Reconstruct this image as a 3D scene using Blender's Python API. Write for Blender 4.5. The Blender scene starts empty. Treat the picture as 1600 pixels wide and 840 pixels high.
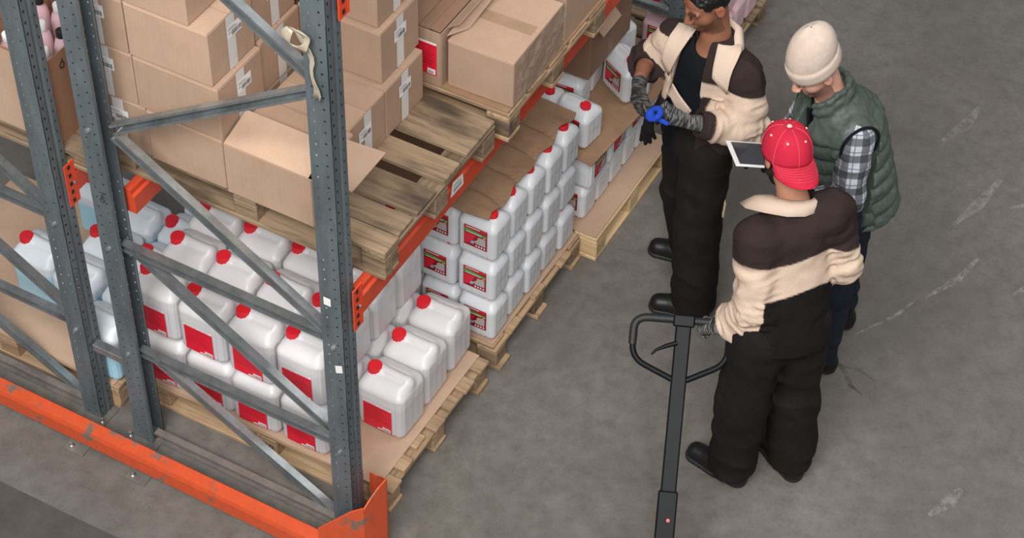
import bpy, math, random
import numpy as np
from mathutils import Vector, Matrix
from math import pi, sin, cos, radians

SC = bpy.context.scene
COL = SC.collection
random.seed(7)

# ------------------------------------------------------------------ camera
cam_d = bpy.data.cameras.new('camera'); cam = bpy.data.objects.new('camera', cam_d); COL.objects.link(cam)
CAM_R = Vector((0.87714684, 0.4795222, 0.02592067))
CAM_U = Vector((-0.36242284, 0.62560364, 0.69084714))
CAM_F = Vector((-0.31506047, 0.61536863, -0.72253605))
M = Matrix((CAM_R, CAM_U, -CAM_F)).transposed().to_4x4()
M.translation = Vector((2.67769506, -3.84696421, 6.48687527))
cam.matrix_world = M
cam_d.sensor_fit = 'HORIZONTAL'; cam_d.sensor_width = 36.0
cam_d.lens = 3000.2 / 1600 * 36
cam_d.clip_start = 0.1; cam_d.clip_end = 100
SC.camera = cam

# ------------------------------------------------------------------ world, lamps, exposure
W = bpy.data.worlds.new('warehouse_daylight'); SC.world = W; W.use_nodes = True
bg = W.node_tree.nodes['Background']
bg.inputs['Color'].default_value = (0.93, 0.96, 1.0, 1); bg.inputs['Strength'].default_value = 0.30

def area(name, loc, target, sx, sy, power, color=(1, 0.985, 0.965)):
    d = bpy.data.lights.new(name, 'AREA'); d.shape = 'RECTANGLE'; d.size = sx; d.size_y = sy
    d.energy = power; d.color = color
    o = bpy.data.objects.new(name, d); COL.objects.link(o); o.location = loc
    o.rotation_euler = (Vector(target) - Vector(loc)).to_track_quat('-Z', 'Y').to_euler()
    return o
area('roof_skylight', (1.8, -5.6, 8.8), (0.2, 1.0, 0.3), 7.0, 4.0, 1500)
area('aisle_lamp', (3.2, 3.0, 9.0), (1.2, 1.5, 0), 2.0, 8.0, 170)

SC.view_settings.view_transform = 'Standard'; SC.view_settings.look = 'None'
SC.view_settings.gamma = 1.0; SC.view_settings.use_curve_mapping = False
SC.view_settings.exposure = 0.0

# ------------------------------------------------------------------ materials
MATS = {}
def lin(c):
    return tuple(((v / 255) / 12.92 if v / 255 <= 0.04045 else ((v / 255 + 0.055) / 1.055) ** 2.4) for v in c[:3]) + (1.0,)

class NT:
    def __init__(self, name):
        self.m = bpy.data.materials.new(name); self.m.use_nodes = True
        self.t = self.m.node_tree; self.n = self.t.nodes; self.l = self.t.links
        self.b = self.n['Principled BSDF']
    def node(self, typ, **kw):
        n = self.n.new(typ)
        for k, v in kw.items():
            if k.startswith('i_'):
                n.inputs[k[2:].replace('_', ' ')].default_value = v
            else: setattr(n, k, v)
        return n
    def link(self, a, b): self.l.new(a, b)
    def coords(self, scale=(1, 1, 1), kind='Object', rnd=True):
        tc = self.node('ShaderNodeTexCoord'); mp = self.node('ShaderNodeMapping')
        mp.inputs['Scale'].default_value = scale
        self.link(tc.outputs[kind], mp.inputs['Vector'])
        if rnd:
            oi = self.node('ShaderNodeObjectInfo'); mu = self.node('ShaderNodeMath', operation='MULTIPLY')
            mu.inputs[1].default_value = 37.0
            self.link(oi.outputs['Random'], mu.inputs[0]); self.link(mu.outputs[0], mp.inputs['Location'])
        return mp.outputs['Vector']
    def noise(self, vec, scale, detail=4, rough=0.6):
        n = self.node('ShaderNodeTexNoise'); n.inputs['Scale'].default_value = scale
        n.inputs['Detail'].default_value = detail; n.inputs['Roughness'].default_value = rough
        self.link(vec, n.inputs['Vector']); return n.outputs['Fac']
    def ramp(self, fac, stops):
        r = self.node('ShaderNodeValToRGB'); e = r.color_ramp.elements
        while len(e) > len(stops): e.remove(e[-1])
        while len(e) < len(stops): e.new(0.5)
        for el, (p, c) in zip(e, stops): el.position = p; el.color = c
        self.link(fac, r.inputs['Fac']); return r.outputs['Color']
    def mix(self, fac, a, b, blend='MIX'):
        m = self.node('ShaderNodeMix', data_type='RGBA', blend_type=blend)
        for s, v in ((0, fac), (6, a), (7, b)):
            if hasattr(v, 'is_linked') or isinstance(v, bpy.types.NodeSocket): self.link(v, m.inputs[s])
            else: m.inputs[s].default_value = v
        return m.outputs[2]
    def bump(self, h, strength=0.2, dist=0.01):
        b = self.node('ShaderNodeBump'); b.inputs['Strength'].default_value = strength; b.inputs['Distance'].default_value = dist
        self.link(h, b.inputs['Height']); self.link(b.outputs['Normal'], self.b.inputs['Normal'])
    def color(self, s): self.link(s, self.b.inputs['Base Color'])
    def set(self, **kw):
        for k, v in kw.items(): self.b.inputs[k.replace('_', ' ')].default_value = v

def flat(name, c, rough=0.6, metal=0.0, var=0.08, scale=12.0, bump=0.0):
    t = NT(name); v = t.coords()
    f = t.noise(v, scale); c0 = lin(c)
    lo = tuple(x * (1 - var) for x in c0[:3]) + (1,); hi = tuple(min(1, x * (1 + var)) for x in c0[:3]) + (1,)
    t.color(t.ramp(f, [(0.3, lo), (0.7, hi)])); t.set(Roughness=rough, Metallic=metal)
    if bump: t.bump(f, bump, 0.004)
    MATS[name] = t.m; return t.m

def m_wood(name, light, dark, grey=0.25):
    t = NT(name); v = t.coords((1.5, 22, 22))
    g = t.noise(v, 2.2, 6, 0.65)
    c1 = t.ramp(g, [(0.25, lin(dark)), (0.5, lin(light)), (0.8, lin([min(255, x * 1.08) for x in light]))])
    v2 = t.coords((1, 3, 3)); st = t.noise(v2, 2.5, 3)
    c2 = t.mix(t.ramp(st, [(0.52, (0, 0, 0, 1)), (0.72, (grey, grey, grey, 1))]), c1, lin([x * 0.55 for x in dark]))
    oi = t.node('ShaderNodeObjectInfo')
    rc = t.ramp(oi.outputs['Random'], [(0, (0.78, 0.76, 0.74, 1)), (1, (1.1, 1.08, 1.02, 1))])
    t.color(t.mix(1.0, c2, rc, 'MULTIPLY')); t.set(Roughness=0.8); t.bump(g, 0.35, 0.004)
    MATS[name] = t.m
m_wood('pallet_wood', (176, 148, 118), (122, 96, 70), 0.4)
m_wood('old_wood', (143, 122, 99), (80, 64, 50), 0.8)
m_wood('pale_wood', (206, 178, 138), (176, 144, 104), 0.15)

def m_kraft(name, c, streak=0.05):
    t = NT(name); v = t.coords((1, 1, 1)); f = t.noise(v, 6, 5, 0.7)
    v2 = t.coords((120, 120, 4)); g = t.noise(v2, 1.0, 2)
    c0 = lin(c); lo = tuple(x * 0.90 for x in c0[:3]) + (1,); hi = tuple(x * 1.06 for x in c0[:3]) + (1,)
    c1 = t.ramp(f, [(0.3, lo), (0.7, hi)])
    c2 = t.mix(t.ramp(g, [(0.4, (0, 0, 0, 1)), (0.75, (0.12, 0.12, 0.12, 1))]), c1, lin([x * 0.8 for x in c]))
    oi = t.node('ShaderNodeObjectInfo'); rc = t.ramp(oi.outputs['Random'], [(0, (0.93, 0.92, 0.91, 1)), (1, (1.04, 1.03, 1.02, 1))])
    t.color(t.mix(1.0, c2, rc, 'MULTIPLY')); t.set(Roughness=0.85); t.bump(f, 0.08, 0.01)
    MATS[name] = t.m
m_kraft('kraft', (172, 143, 121)); m_kraft('kraft_dark', (136, 104, 83)); m_kraft('kraft_pale', (186, 156, 133))
m_kraft('kraft_inside', (156, 114, 88))

def m_corrugated(name, c):
    t = NT(name); v = t.coords((1, 1, 1), rnd=False)
    w = t.node('ShaderNodeTexWave', wave_type='BANDS', bands_direction='Y'); w.inputs['Scale'].default_value = 38; w.inputs['Distortion'].default_value = 1.2
    w.inputs['Detail'].default_value = 2; w.inputs['Detail Scale'].default_value = 3
    t.link(v, w.inputs['Vector'])
    f = t.noise(v, 14, 5)
    c1 = t.ramp(f, [(0.3, lin([x * 0.88 for x in c])), (0.7, lin(c))])
    t.color(t.mix(t.ramp(w.outputs['Fac'], [(0.3, (0, 0, 0, 1)), (1, (0.22, 0.22, 0.22, 1))]), c1, lin([x * 0.72 for x in c])))
    t.set(Roughness=0.9); t.bump(w.outputs['Fac'], 0.25, 0.004); MATS[name] = t.m
m_corrugated('corrugated', (160, 126, 97))

def m_paint(name, c, wear, amount=0.62, scale=5.0):
    t = NT(name); v = t.coords((1, 1, 1)); f = t.noise(v, scale, 8, 0.72); f2 = t.noise(v, 24, 3)
    base = t.ramp(f2, [(0.3, lin([x * 0.93 for x in c])), (0.7, lin(c))])
    k = t.ramp(f, [(amount, (0, 0, 0, 1)), (amount + 0.04, (1, 1, 1, 1))])
    t.color(t.mix(k, base, lin(wear))); t.set(Roughness=0.42); t.bump(f2, 0.05, 0.002); MATS[name] = t.m
m_paint('beam_orange', (212, 78, 48), (160, 88, 68), 0.72)
m_paint('guard_orange', (208, 82, 42), (112, 98, 88), 0.575, 8.0)
m_paint('connector_orange', (230, 72, 34), (150, 80, 60), 0.72)
def m_steel(name, c, rough=0.45, metal=0.35, var=0.18):
    t = NT(name); v = t.coords((1, 1, 0.25)); f = t.noise(v, 9, 6, 0.7); f2 = t.noise(t.coords((1, 1, 1)), 60, 2)
    c1 = t.ramp(f, [(0.3, lin([x * (1 - var) for x in c])), (0.7, lin([min(255, x * (1 + var * 0.6)) for x in c]))])
    c2 = t.mix(t.ramp(f2, [(0.62, (0, 0, 0, 1)), (0.8, (0.35, 0.35, 0.35, 1))]), c1, lin([x * 0.6 for x in c]))
    t.color(c2); t.set(Roughness=rough, Metallic=metal); MATS[name] = t.m
m_steel('upright_steel', (106, 116, 120)); m_steel('brace_steel', (166, 172, 174), 0.30, 0.75); m_steel('dark_channel', (132, 124, 117), 0.5, 0.3)
m_steel('bolt_steel', (170, 170, 168), 0.35, 0.7); m_steel('plate_steel', (118, 114, 108), 0.55, 0.3)

def m_plastic(name, c, liquid=None, level=0.2, sss=0.0, rough=0.38):
    t = NT(name); v = t.coords(); f = t.noise(v, 10, 3)
    c1 = t.ramp(f, [(0.3, lin([x * 0.965 for x in c])), (0.7, lin(c))])
    if liquid:   # the liquid showing through the wall up to its filling level
        tc = t.node('ShaderNodeTexCoord'); sp = t.node('ShaderNodeSeparateXYZ'); t.link(tc.outputs['Object'], sp.inputs[0])
        mr = t.node('ShaderNodeMapRange'); mr.inputs['From Min'].default_value = level - 0.012; mr.inputs['From Max'].default_value = level + 0.012
        mr.inputs['To Min'].default_value = 1; mr.inputs['To Max'].default_value = 0
        t.link(sp.outputs['Z'], mr.inputs['Value']); c1 = t.mix(mr.outputs[0], c1, lin(liquid))
    t.color(c1); t.set(Roughness=rough)
    if sss: t.set(Subsurface_Weight=sss); t.b.inputs['Subsurface Radius'].default_value = (0.02, 0.02, 0.02)
    MATS[name] = t.m
m_plastic('white_plastic', (220, 217, 218), (204, 202, 205), 0.19); m_plastic('white_plastic_small', (216, 218, 221))
m_plastic('blue_plastic', (226, 234, 240), (170, 214, 232), 0.2); m_plastic('pink_plastic', (226, 190, 196))
m_plastic('red_plastic', (224, 26, 42), rough=0.55)
flat('label_red', (222, 30, 54), 0.45, var=0.05); flat('label_dark_red', (150, 18, 30), 0.4); flat('label_green', (96, 150, 70), 0.5)
flat('label_grey', (176, 172, 176), 0.5); flat('label_tan', (196, 170, 130), 0.5); flat('label_blue', (130, 180, 220), 0.5)
flat('paper_white', (232, 230, 228), 0.7, var=0.03); flat('ink_black', (30, 28, 28), 0.7); flat('ink_grey', (110, 108, 108), 0.7)
flat('ink_red', (170, 22, 36), 0.5); flat('tape_white', (214, 211, 208), 0.35, var=0.05)
flat('black_paint', (14, 16, 19), 0.5, var=0.2, scale=25); flat('black_rubber', (28, 28, 29), 0.6, var=0.2, scale=40)
MATS['black_paint'].node_tree.nodes['Principled BSDF'].inputs['Specular IOR Level'].default_value = 0.18; flat('red_button', (230, 40, 40), 0.3); flat('old_tape', (172, 160, 140), 0.35, var=0.15); flat('brown_tape', (166, 136, 110), 0.3, var=0.1)
flat('marker_black', (38, 34, 34), 0.8); flat('joint_shadow', (70, 50, 38), 0.9)

def m_film(name, c, alpha):
    t = NT(name); v = t.coords(); f = t.noise(v, 7, 5, 0.7)
    t.color(t.ramp(f, [(0.3, lin([x * 0.9 for x in c])), (0.7, lin(c))])); t.set(Roughness=0.18, Alpha=alpha)
    t.bump(f, 0.8, 0.03); MATS[name] = t.m
m_film('clear_film', (168, 152, 138), 0.3); m_film('pink_film', (226, 170, 178), 0.55)

def m_floor():
    t = NT('concrete_floor'); v = t.coords((1, 1, 1), rnd=False)
    a = t.noise(v, 0.7, 10, 0.66); b = t.noise(v, 11, 10, 0.75); c = t.noise(v, 60, 4, 0.7); d = t.noise(v, 2.6, 10, 0.75)
    c1 = t.ramp(a, [(0.3, lin((96, 91, 85))), (0.5, lin((111, 106, 100))), (0.7, lin((124, 119, 113)))])
    c2 = t.mix(t.ramp(b, [(0.35, (0.55, 0.55, 0.55, 1)), (0.6, (0, 0, 0, 1))]), c1, lin((84, 78, 72)))
    c3 = t.mix(t.ramp(c, [(0.55, (0, 0, 0, 1)), (0.75, (0.35, 0.35, 0.35, 1))]), c2, lin((70, 65, 60)))
    c4 = t.mix(t.ramp(d, [(0.66, (0, 0, 0, 1)), (0.74, (0.4, 0.4, 0.4, 1))]), c3, lin((146, 140, 134)))
    mu = t.node('ShaderNodeTexNoise'); mu.inputs['Scale'].default_value = 26; mu.inputs['Detail'].default_value = 3; mu.inputs['Distortion'].default_value = 3
    t.link(v, mu.inputs['Vector'])
    c5 = t.mix(t.ramp(mu.outputs['Fac'], [(0.28, (0.5, 0.5, 0.5, 1)), (0.33, (0, 0, 0, 1))]), c4, lin((76, 70, 64)))
    t.color(c5); t.set(Roughness=0.62)
    t.link(t.ramp(b, [(0.3, (0.45, 0.45, 0.45, 1)), (0.7, (0.75, 0.75, 0.75, 1))]), t.b.inputs['Roughness'])
    t.bump(b, 0.12, 0.01); MATS['concrete_floor'] = t.m
m_floor()
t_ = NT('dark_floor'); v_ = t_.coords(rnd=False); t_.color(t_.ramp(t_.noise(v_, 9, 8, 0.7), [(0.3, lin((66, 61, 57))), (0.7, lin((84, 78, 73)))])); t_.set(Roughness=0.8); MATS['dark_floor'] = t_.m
def m_scuff(name, c, lo, hi):
    t = NT(name); v = t.coords((1, 1, 1)); f = t.noise(v, 26, 6, 0.75)
    t.color(t.ramp(f, [(0, lin(c)), (1, lin(c))])); t.set(Roughness=0.85)
    t.link(t.ramp(f, [(lo, (0, 0, 0, 1)), (hi, (0.4, 0.4, 0.4, 1))]), t.b.inputs['Alpha']); MATS[name] = t.m
m_scuff('chalk_scuff', (206, 200, 194), 0.42, 0.7); m_scuff('dark_stain', (52, 46, 42), 0.35, 0.7)

# ------------------------------------------------------------------ mesh helpers
class MB:
    def __init__(self): self.v = []; self.f = []; self.mi = []; self.sm = []
    def add(self, vs, fs, mi=0, smooth=False):
        o = len(self.v); self.v += [tuple(p) for p in vs]
        for f in fs: self.f.append(tuple(i + o for i in f)); self.mi.append(mi); self.sm.append(smooth)
    def box(self, x0, x1, y0, y1, z0, z1, mi=0, ch=0.0, M=None):
        if ch <= 0:
            vs = [(x, y, z) for x in (x0, x1) for y in (y0, y1) for z in (z0, z1)]
            fs = [(0, 1, 3, 2), (4, 6, 7, 5), (0, 4, 5, 1), (2, 3, 7, 6), (0, 2, 6, 4), (1, 5, 7, 3)]
        else:
            vs = []; idx = {}
            for i, x in enumerate((x0, x1)):
                for j, y in enumerate((y0, y1)):
                    for k, z in enumerate((z0, z1)):
                        sx, sy, sz = (1, -1)[i], (1, -1)[j], (1, -1)[k]
                        for ax in range(3):
                            p = [x + sx * ch, y + sy * ch, z + sz * ch]; p[ax] = (x, y, z)[ax]
                            idx[i, j, k, ax] = len(vs); vs.append(tuple(p))
            fs = []
            for i in (0, 1):
                q = [idx[i, 0, 0, 0], idx[i, 0, 1, 0], idx[i, 1, 1, 0], idx[i, 1, 0, 0]]; fs.append(q if i == 0 else q[::-1])
                q = [idx[0, i, 0, 1], idx[1, i, 0, 1], idx[1, i, 1, 1], idx[0, i, 1, 1]]; fs.append(q if i == 0 else q[::-1])
                q = [idx[0, 0, i, 2], idx[0, 1, i, 2], idx[1, 1, i, 2], idx[1, 0, i, 2]]; fs.append(q if i == 0 else q[::-1])
            for a in (0, 1):
                for b in (0, 1):
                    for (g, ax1, ax2) in ((lambda t: (t, a, b), 1, 2), (lambda t: (a, t, b), 0, 2), (lambda t: (a, b, t), 0, 1)):
                        q = [idx[g(0) + (ax1,)], idx[g(1) + (ax1,)], idx[g(1) + (ax2,)], idx[g(0) + (ax2,)]]
                        c = Vector([sum(vs[n][m] for n in q) / 4 for m in range(3)]) - Vector(((x0 + x1) / 2, (y0 + y1) / 2, (z0 + z1) / 2))
                        nn = (Vector(vs[q[1]]) - Vector(vs[q[0]])).cross(Vector(vs[q[2]]) - Vector(vs[q[1]]))
                        fs.append(q if nn.dot(c) > 0 else q[::-1])
            for i in (0, 1):
                for j in (0, 1):
                    for k in (0, 1):
                        q = [idx[i, j, k, 0], idx[i, j, k, 1], idx[i, j, k, 2]]
                        fs.append(q if (i + j + k) % 2 == 0 else q[::-1])
        if M is not None: vs = [tuple(M @ Vector(p)) for p in vs]
        self.add(vs, fs, mi)
    def tube(self, pts, r, n=10, mi=0, cap=True, smooth=True):
        pts = [Vector(p) for p in pts]; rs = r if isinstance(r, (list, tuple)) else [r] * len(pts)
        vs = []; up = None
        for i, p in enumerate(pts):
            d = (pts[min(i + 1, len(pts) - 1)] - pts[max(i - 1, 0)]).normalized()
            if up is None: up = Vector((0, 0, 1)) if abs(d.z) < 0.9 else Vector((1, 0, 0))
            s = d.cross(up).normalized(); up = s.cross(d).normalized()
            for k in range(n):
                a = 2 * pi * k / n; vs.append(p + (s * cos(a) + up * sin(a)) * rs[i])
        fs = [(i * n + k, i * n + (k + 1) % n, (i + 1) * n + (k + 1) % n, (i + 1) * n + k) for i in range(len(pts) - 1) for k in range(n)]
        fs = [f[::-1] for f in fs]
        self.add(vs, fs, mi, smooth)
        if cap:
            self.add(vs[:n], [tuple(range(n))], mi); self.add(vs[-n:], [tuple(range(n))[::-1]], mi)
    def lathe(self, prof, n=24, c=(0, 0, 0), mi=0, smooth=True, rmod=None):
        vs = []
        for (r, z) in prof:
            for k in range(n):
                a = 2 * pi * k / n; rr = r * (rmod(k, z) if rmod else 1); vs.append((c[0] + rr * cos(a), c[1] + rr * sin(a), c[2] + z))
        fs = [(i * n + k, i * n + (k + 1) % n, (i + 1) * n + (k + 1) % n, (i + 1) * n + k) for i in range(len(prof) - 1) for k in range(n)]
        self.add(vs, fs, mi, smooth)
        self.add(vs[-n:], [tuple(range(n))], mi); self.add(vs[:n], [tuple(range(n))[::-1]], mi)
    def prism(self, poly, a, b, mi=0):       # polygon given as 3-D points, extruded from offset vector a to b
        n = len(poly); A = [Vector(p) + Vector(a) for p in poly]; B = [Vector(p) + Vector(b) for p in poly]
        self.add(A + B, [tuple(range(n)), tuple(range(2 * n - 1, n - 1, -1))] + [(i, i + n, (i + 1) % n + n, (i + 1) % n) for i in range(n)], mi)
    def build(self, name, mats, parent=None, loc=(0, 0, 0), rz=0.0):
        me = self.mesh(name, mats); return link(name, me, parent, loc, rz)
    def mesh(self, name, mats):
        me = bpy.data.meshes.new(name); me.from_pydata(self.v, [], self.f); me.update()
        for m in ([mats] if isinstance(mats, str) else mats): me.materials.append(MATS[m])
        me.polygons.foreach_set('material_index', self.mi); me.polygons.foreach_set('use_smooth', self.sm)
        return me

def link(name, me, parent=None, loc=(0, 0, 0), rz=0.0):
    o = bpy.data.objects.new(name, me); COL.objects.link(o)
    if parent is not None: o.parent = parent
    o.location = loc; o.rotation_euler = (0, 0, rz); return o
def tag(o, label=None, cat=None, group=None, kind=None):
    if label: o['label'] = label
    if cat: o['category'] = cat
    if group: o['group'] = group
    if kind: o['kind'] = kind
    return o
def thing(name, label, cat, loc=(0, 0, 0), rz=0.0, group=None):
    o = bpy.data.objects.new(name, None); COL.objects.link(o); o.location = loc; o.rotation_euler = (0, 0, rz)
    o.empty_display_size = 0.05
    return tag(o, label, cat, group)
def copy_tree(o, parent=None):
    c = o.copy(); COL.objects.link(c)
    if parent is not None: c.parent = parent
    for ch in list(o.children): copy_tree(ch, c)
    return c
def dup(o, loc, rz, label, group=None, scale=None):
    c = copy_tree(o); c.location = loc; c.rotation_euler = (0, 0, rz); c['label'] = label
    if group: c['group'] = group
    if scale: c.scale = scale
    return c
def quads(items, mats, axis='-Y'):
    """flat print: (x0,x1,z0,z1,layer,mat) rectangles or ([(x,z)..],layer,mat) polygons facing -Y or +X"""
    mb = MB()
    for it in items:
        if len(it) == 6:
            x0, x1, z0, z1, L, m = it; pl = [(x0, z0), (x1, z0), (x1, z1), (x0, z1)]
        else: pl, L, m = it
        vs = [(x, -L * 0.0004, z) if axis == '-Y' else (L * 0.0004, x, z) for x, z in pl]
        mb.add(vs, [tuple(range(len(vs)))], m)
    return mb

# ------------------------------------------------------------------ implicit-surface engine (surface nets)
class SDF:
    def __init__(s, lo, hi, h):
        s.lo = np.array(lo, float); s.h = h; s.n = np.ceil((np.array(hi) - s.lo) / h).astype(int) + 1
        s.f = np.full(s.n, 0.08, np.float32)
        s.ax = [(s.lo[i] + np.arange(s.n[i]) * h).astype(np.float32) for i in range(3)]
    def win(s, lo, hi):
        a = np.clip(np.floor((np.array(lo) - s.lo) / s.h).astype(int), 0, s.n); b = np.clip(np.ceil((np.array(hi) - s.lo) / s.h).astype(int) + 1, 0, s.n)
        sl = tuple(slice(a[i], b[i]) for i in range(3))
        return sl, s.ax[0][sl[0]][:, None, None], s.ax[1][sl[1]][None, :, None], s.ax[2][sl[2]][None, None, :]
    def comb(s, sl, d, k, op):
        f = s.f[sl]
        if op == '+':
            if k > 0: h = np.maximum(k - np.abs(f - d), 0) / k; r = np.minimum(f, d) - h * h * k * 0.25
            else: r = np.minimum(f, d)
        else:
            d = -d
            if k > 0: h = np.maximum(k - np.abs(f - d), 0) / k; r = np.maximum(f, d) + h * h * k * 0.25
            else: r = np.maximum(f, d)
        s.f[sl] = r
    def cap(s, a, b, ra, rb=None, k=0.02, op='+', sq=None):
        """rounded cone a->b; sq=(axis, factor) squeezes space along a unit axis (flattened section)"""
        rb = ra if rb is None else rb; a = np.array(a, float); b = np.array(b, float); R = max(ra, rb)
        if sq: R = R * max(1, sq[1])
        pad = R + k + 0.04
        sl, X, Y, Z = s.win(np.minimum(a, b) - pad, np.maximum(a, b) + pad)
        d = b - a; X, Y, Z = X - a[0], Y - a[1], Z - a[2]
        if sq:
            ax, q = np.array(sq[0], float), 1.0 / sq[1] - 1.0
            t = X * ax[0] + Y * ax[1] + Z * ax[2]; X = X + t * ax[0] * q; Y = Y + t * ax[1] * q; Z = Z + t * ax[2] * q
            d = d + ax * (d @ ax) * q
        L = max(d @ d, 1e-9); t = np.clip((X * d[0] + Y * d[1] + Z * d[2]) / L, 0, 1)
        D = np.sqrt((X - t * d[0]) ** 2 + (Y - t * d[1]) ** 2 + (Z - t * d[2]) ** 2) - (ra + (rb - ra) * t)
        if sq and sq[1] < 1: D = D * (0.5 + 0.5 * sq[1])
        s.comb(sl, D.astype(np.float32), k, op)
    def ell(s, c, r, axes=None, k=0.02, op='+'):
        c = np.array(c, float); R = max(r) + k + 0.03
        sl, X, Y, Z = s.win(c - R, c + R); X, Y, Z = X - c[0], Y - c[1], Z - c[2]
        if axes is None: axes = np.eye(3)
        q = [(X * a[0] + Y * a[1] + Z * a[2]) for a in axes]
        k0 = np.sqrt(sum((q[i] / r[i]) ** 2 for i in range(3))); k1 = np.sqrt(sum((q[i] / r[i] ** 2) ** 2 for i in range(3)))
        s.comb(sl, (k0 * (k0 - 1) / np.maximum(k1, 1e-6)).astype(np.float32), k, op)
    def rbox(s, c, half, r, axes=None, k=0.0, op='+'):
        c = np.array(c, float); R = np.linalg.norm(half) + k + 0.03
        sl, X, Y, Z = s.win(c - R, c + R); X, Y, Z = X - c[0], Y - c[1], Z - c[2]
        if axes is None: axes = np.eye(3)
        q = [np.abs(X * a[0] + Y * a[1] + Z * a[2]) - (half[i] - r) for i, a in enumerate(axes)]
        o = np.sqrt(sum(np.maximum(v, 0) ** 2 for v in q)); i = np.minimum(np.maximum(np.maximum(q[0], q[1]), q[2]), 0)
        s.comb(sl, (o + i - r).astype(np.float32), k, op)
    def half(s, p, n, k=0.0):     # keep the side where (x-p).n < 0
        n = np.array(n, float); n /= np.linalg.norm(n)
        d = (s.ax[0][:, None, None] - p[0]) * n[0] + (s.ax[1][None, :, None] - p[1]) * n[1] + (s.ax[2][None, None, :] - p[2]) * n[2]
        s.f = np.maximum(s.f, d.astype(np.float32))
    def near(s, w=0.03):
        m = np.argwhere(np.abs(s.f) < w); return m, s.lo + m * s.h
    def disp(s, fn, w=0.03):
        m, P = s.near(w)
        if len(m): s.f[m[:, 0], m[:, 1], m[:, 2]] += fn(P).astype(np.float32)
    def nets(s):
        f = s.f; f[0] = f[-1] = 0.05; f[:, 0] = f[:, -1] = 0.05; f[:, :, 0] = f[:, :, -1] = 0.05
        S = f < 0; cnt = np.zeros(np.array(f.shape) - 1, np.int8)
        for i in (0, 1):
            for j in (0, 1):
                for k in (0, 1): cnt += S[i:i + cnt.shape[0], j:j + cnt.shape[1], k:k + cnt.shape[2]]
        act = (cnt > 0) & (cnt < 8); I = np.argwhere(act); idx = np.full(act.shape, -1, np.int64); idx[act] = np.arange(len(I))
        pos = np.zeros((len(I), 3)); num = np.zeros(len(I))
        cor = [(i, j, k) for i in (0, 1) for j in (0, 1) for k in (0, 1)]
        val = {c: f[I[:, 0] + c[0], I[:, 1] + c[1], I[:, 2] + c[2]].astype(float) for c in cor}
        for a in cor:
            for ax in range(3):
                if a[ax] == 0:
                    b = list(a); b[ax] = 1; b = tuple(b); fa, fb = val[a], val[b]; m = (fa < 0) != (fb < 0)
                    t = np.where(m, fa / np.where(m, fa - fb, 1), 0); p = np.tile(np.array(a, float), (len(I), 1)); p[:, ax] += t
                    pos[m] += p[m]; num[m] += 1
        V = s.lo + (I + pos / num[:, None]) * s.h; Q = []
        for ax in range(3):
            sh = [slice(None)] * 3; a = [slice(1, -1)] * 3; a[ax] = slice(0, -1); b = [slice(1, -1)] * 3; b[ax] = slice(1, None)
            A, B = S[tuple(a)], S[tuple(b)]; E = np.argwhere(A != B); off = np.ones(3, int); off[ax] = 0; E0 = E + off
            flip = A[E[:, 0], E[:, 1], E[:, 2]]
            u, v = [(1, 2), (2, 0), (0, 1)][ax]
            def g(du, dv):
                e = E0.copy(); e[:, u] -= du; e[:, v] -= dv; return idx[e[:, 0], e[:, 1], e[:, 2]]
            q = np.stack([g(1, 1), g(0, 1), g(0, 0), g(1, 0)], 1); q[~flip] = q[~flip][:, ::-1]; Q.append(q)
        return V, np.concatenate(Q)
def np_mesh(name, V, Q, mats, col=None, attr=None, mi=None):
    me = bpy.data.meshes.new(name); n = len(Q)
    me.vertices.add(len(V)); me.vertices.foreach_set('co', np.ascontiguousarray(V, np.float32).ravel())
    me.loops.add(n * 4); me.loops.foreach_set('vertex_index', Q.astype(np.int32).ravel())
    me.polygons.add(n); me.polygons.foreach_set('loop_start', np.arange(n, dtype=np.int32) * 4)
    me.update(calc_edges=True); me.validate()
    me.polygons.foreach_set('use_smooth', np.ones(len(me.polygons), bool))
    for m in ([mats] if isinstance(mats, str) else mats): me.materials.append(MATS[m])
    if mi is not None: me.polygons.foreach_set('material_index', mi.astype(np.int32))
    if col is not None:
        a = me.color_attributes.new('Col', 'FLOAT_COLOR', 'POINT')
        a.data.foreach_set('color', np.concatenate([col, np.ones((len(col), 1))], 1).astype(np.float32).ravel())
    if attr is not None:
        a = me.attributes.new('wv', 'FLOAT_VECTOR', 'POINT'); a.data.foreach_set('vector', attr.astype(np.float32).ravel())
    me.update(); return me
def vnoise(P, scale, seed):
    r = np.random.RandomState(seed); T = r.rand(32, 32, 32) * 2 - 1
    p = np.asarray(P) * scale; i = np.floor(p).astype(int); t = p - i; t = t * t * (3 - 2 * t); o = 0
    for a in (0, 1):
        for b in (0, 1):
            for c in (0, 1):
                w = (t[:, 0] if a else 1 - t[:, 0]) * (t[:, 1] if b else 1 - t[:, 1]) * (t[:, 2] if c else 1 - t[:, 2])
                o = o + w * T[(i[:, 0] + a) % 32, (i[:, 1] + b) % 32, (i[:, 2] + c) % 32]
    return o
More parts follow.
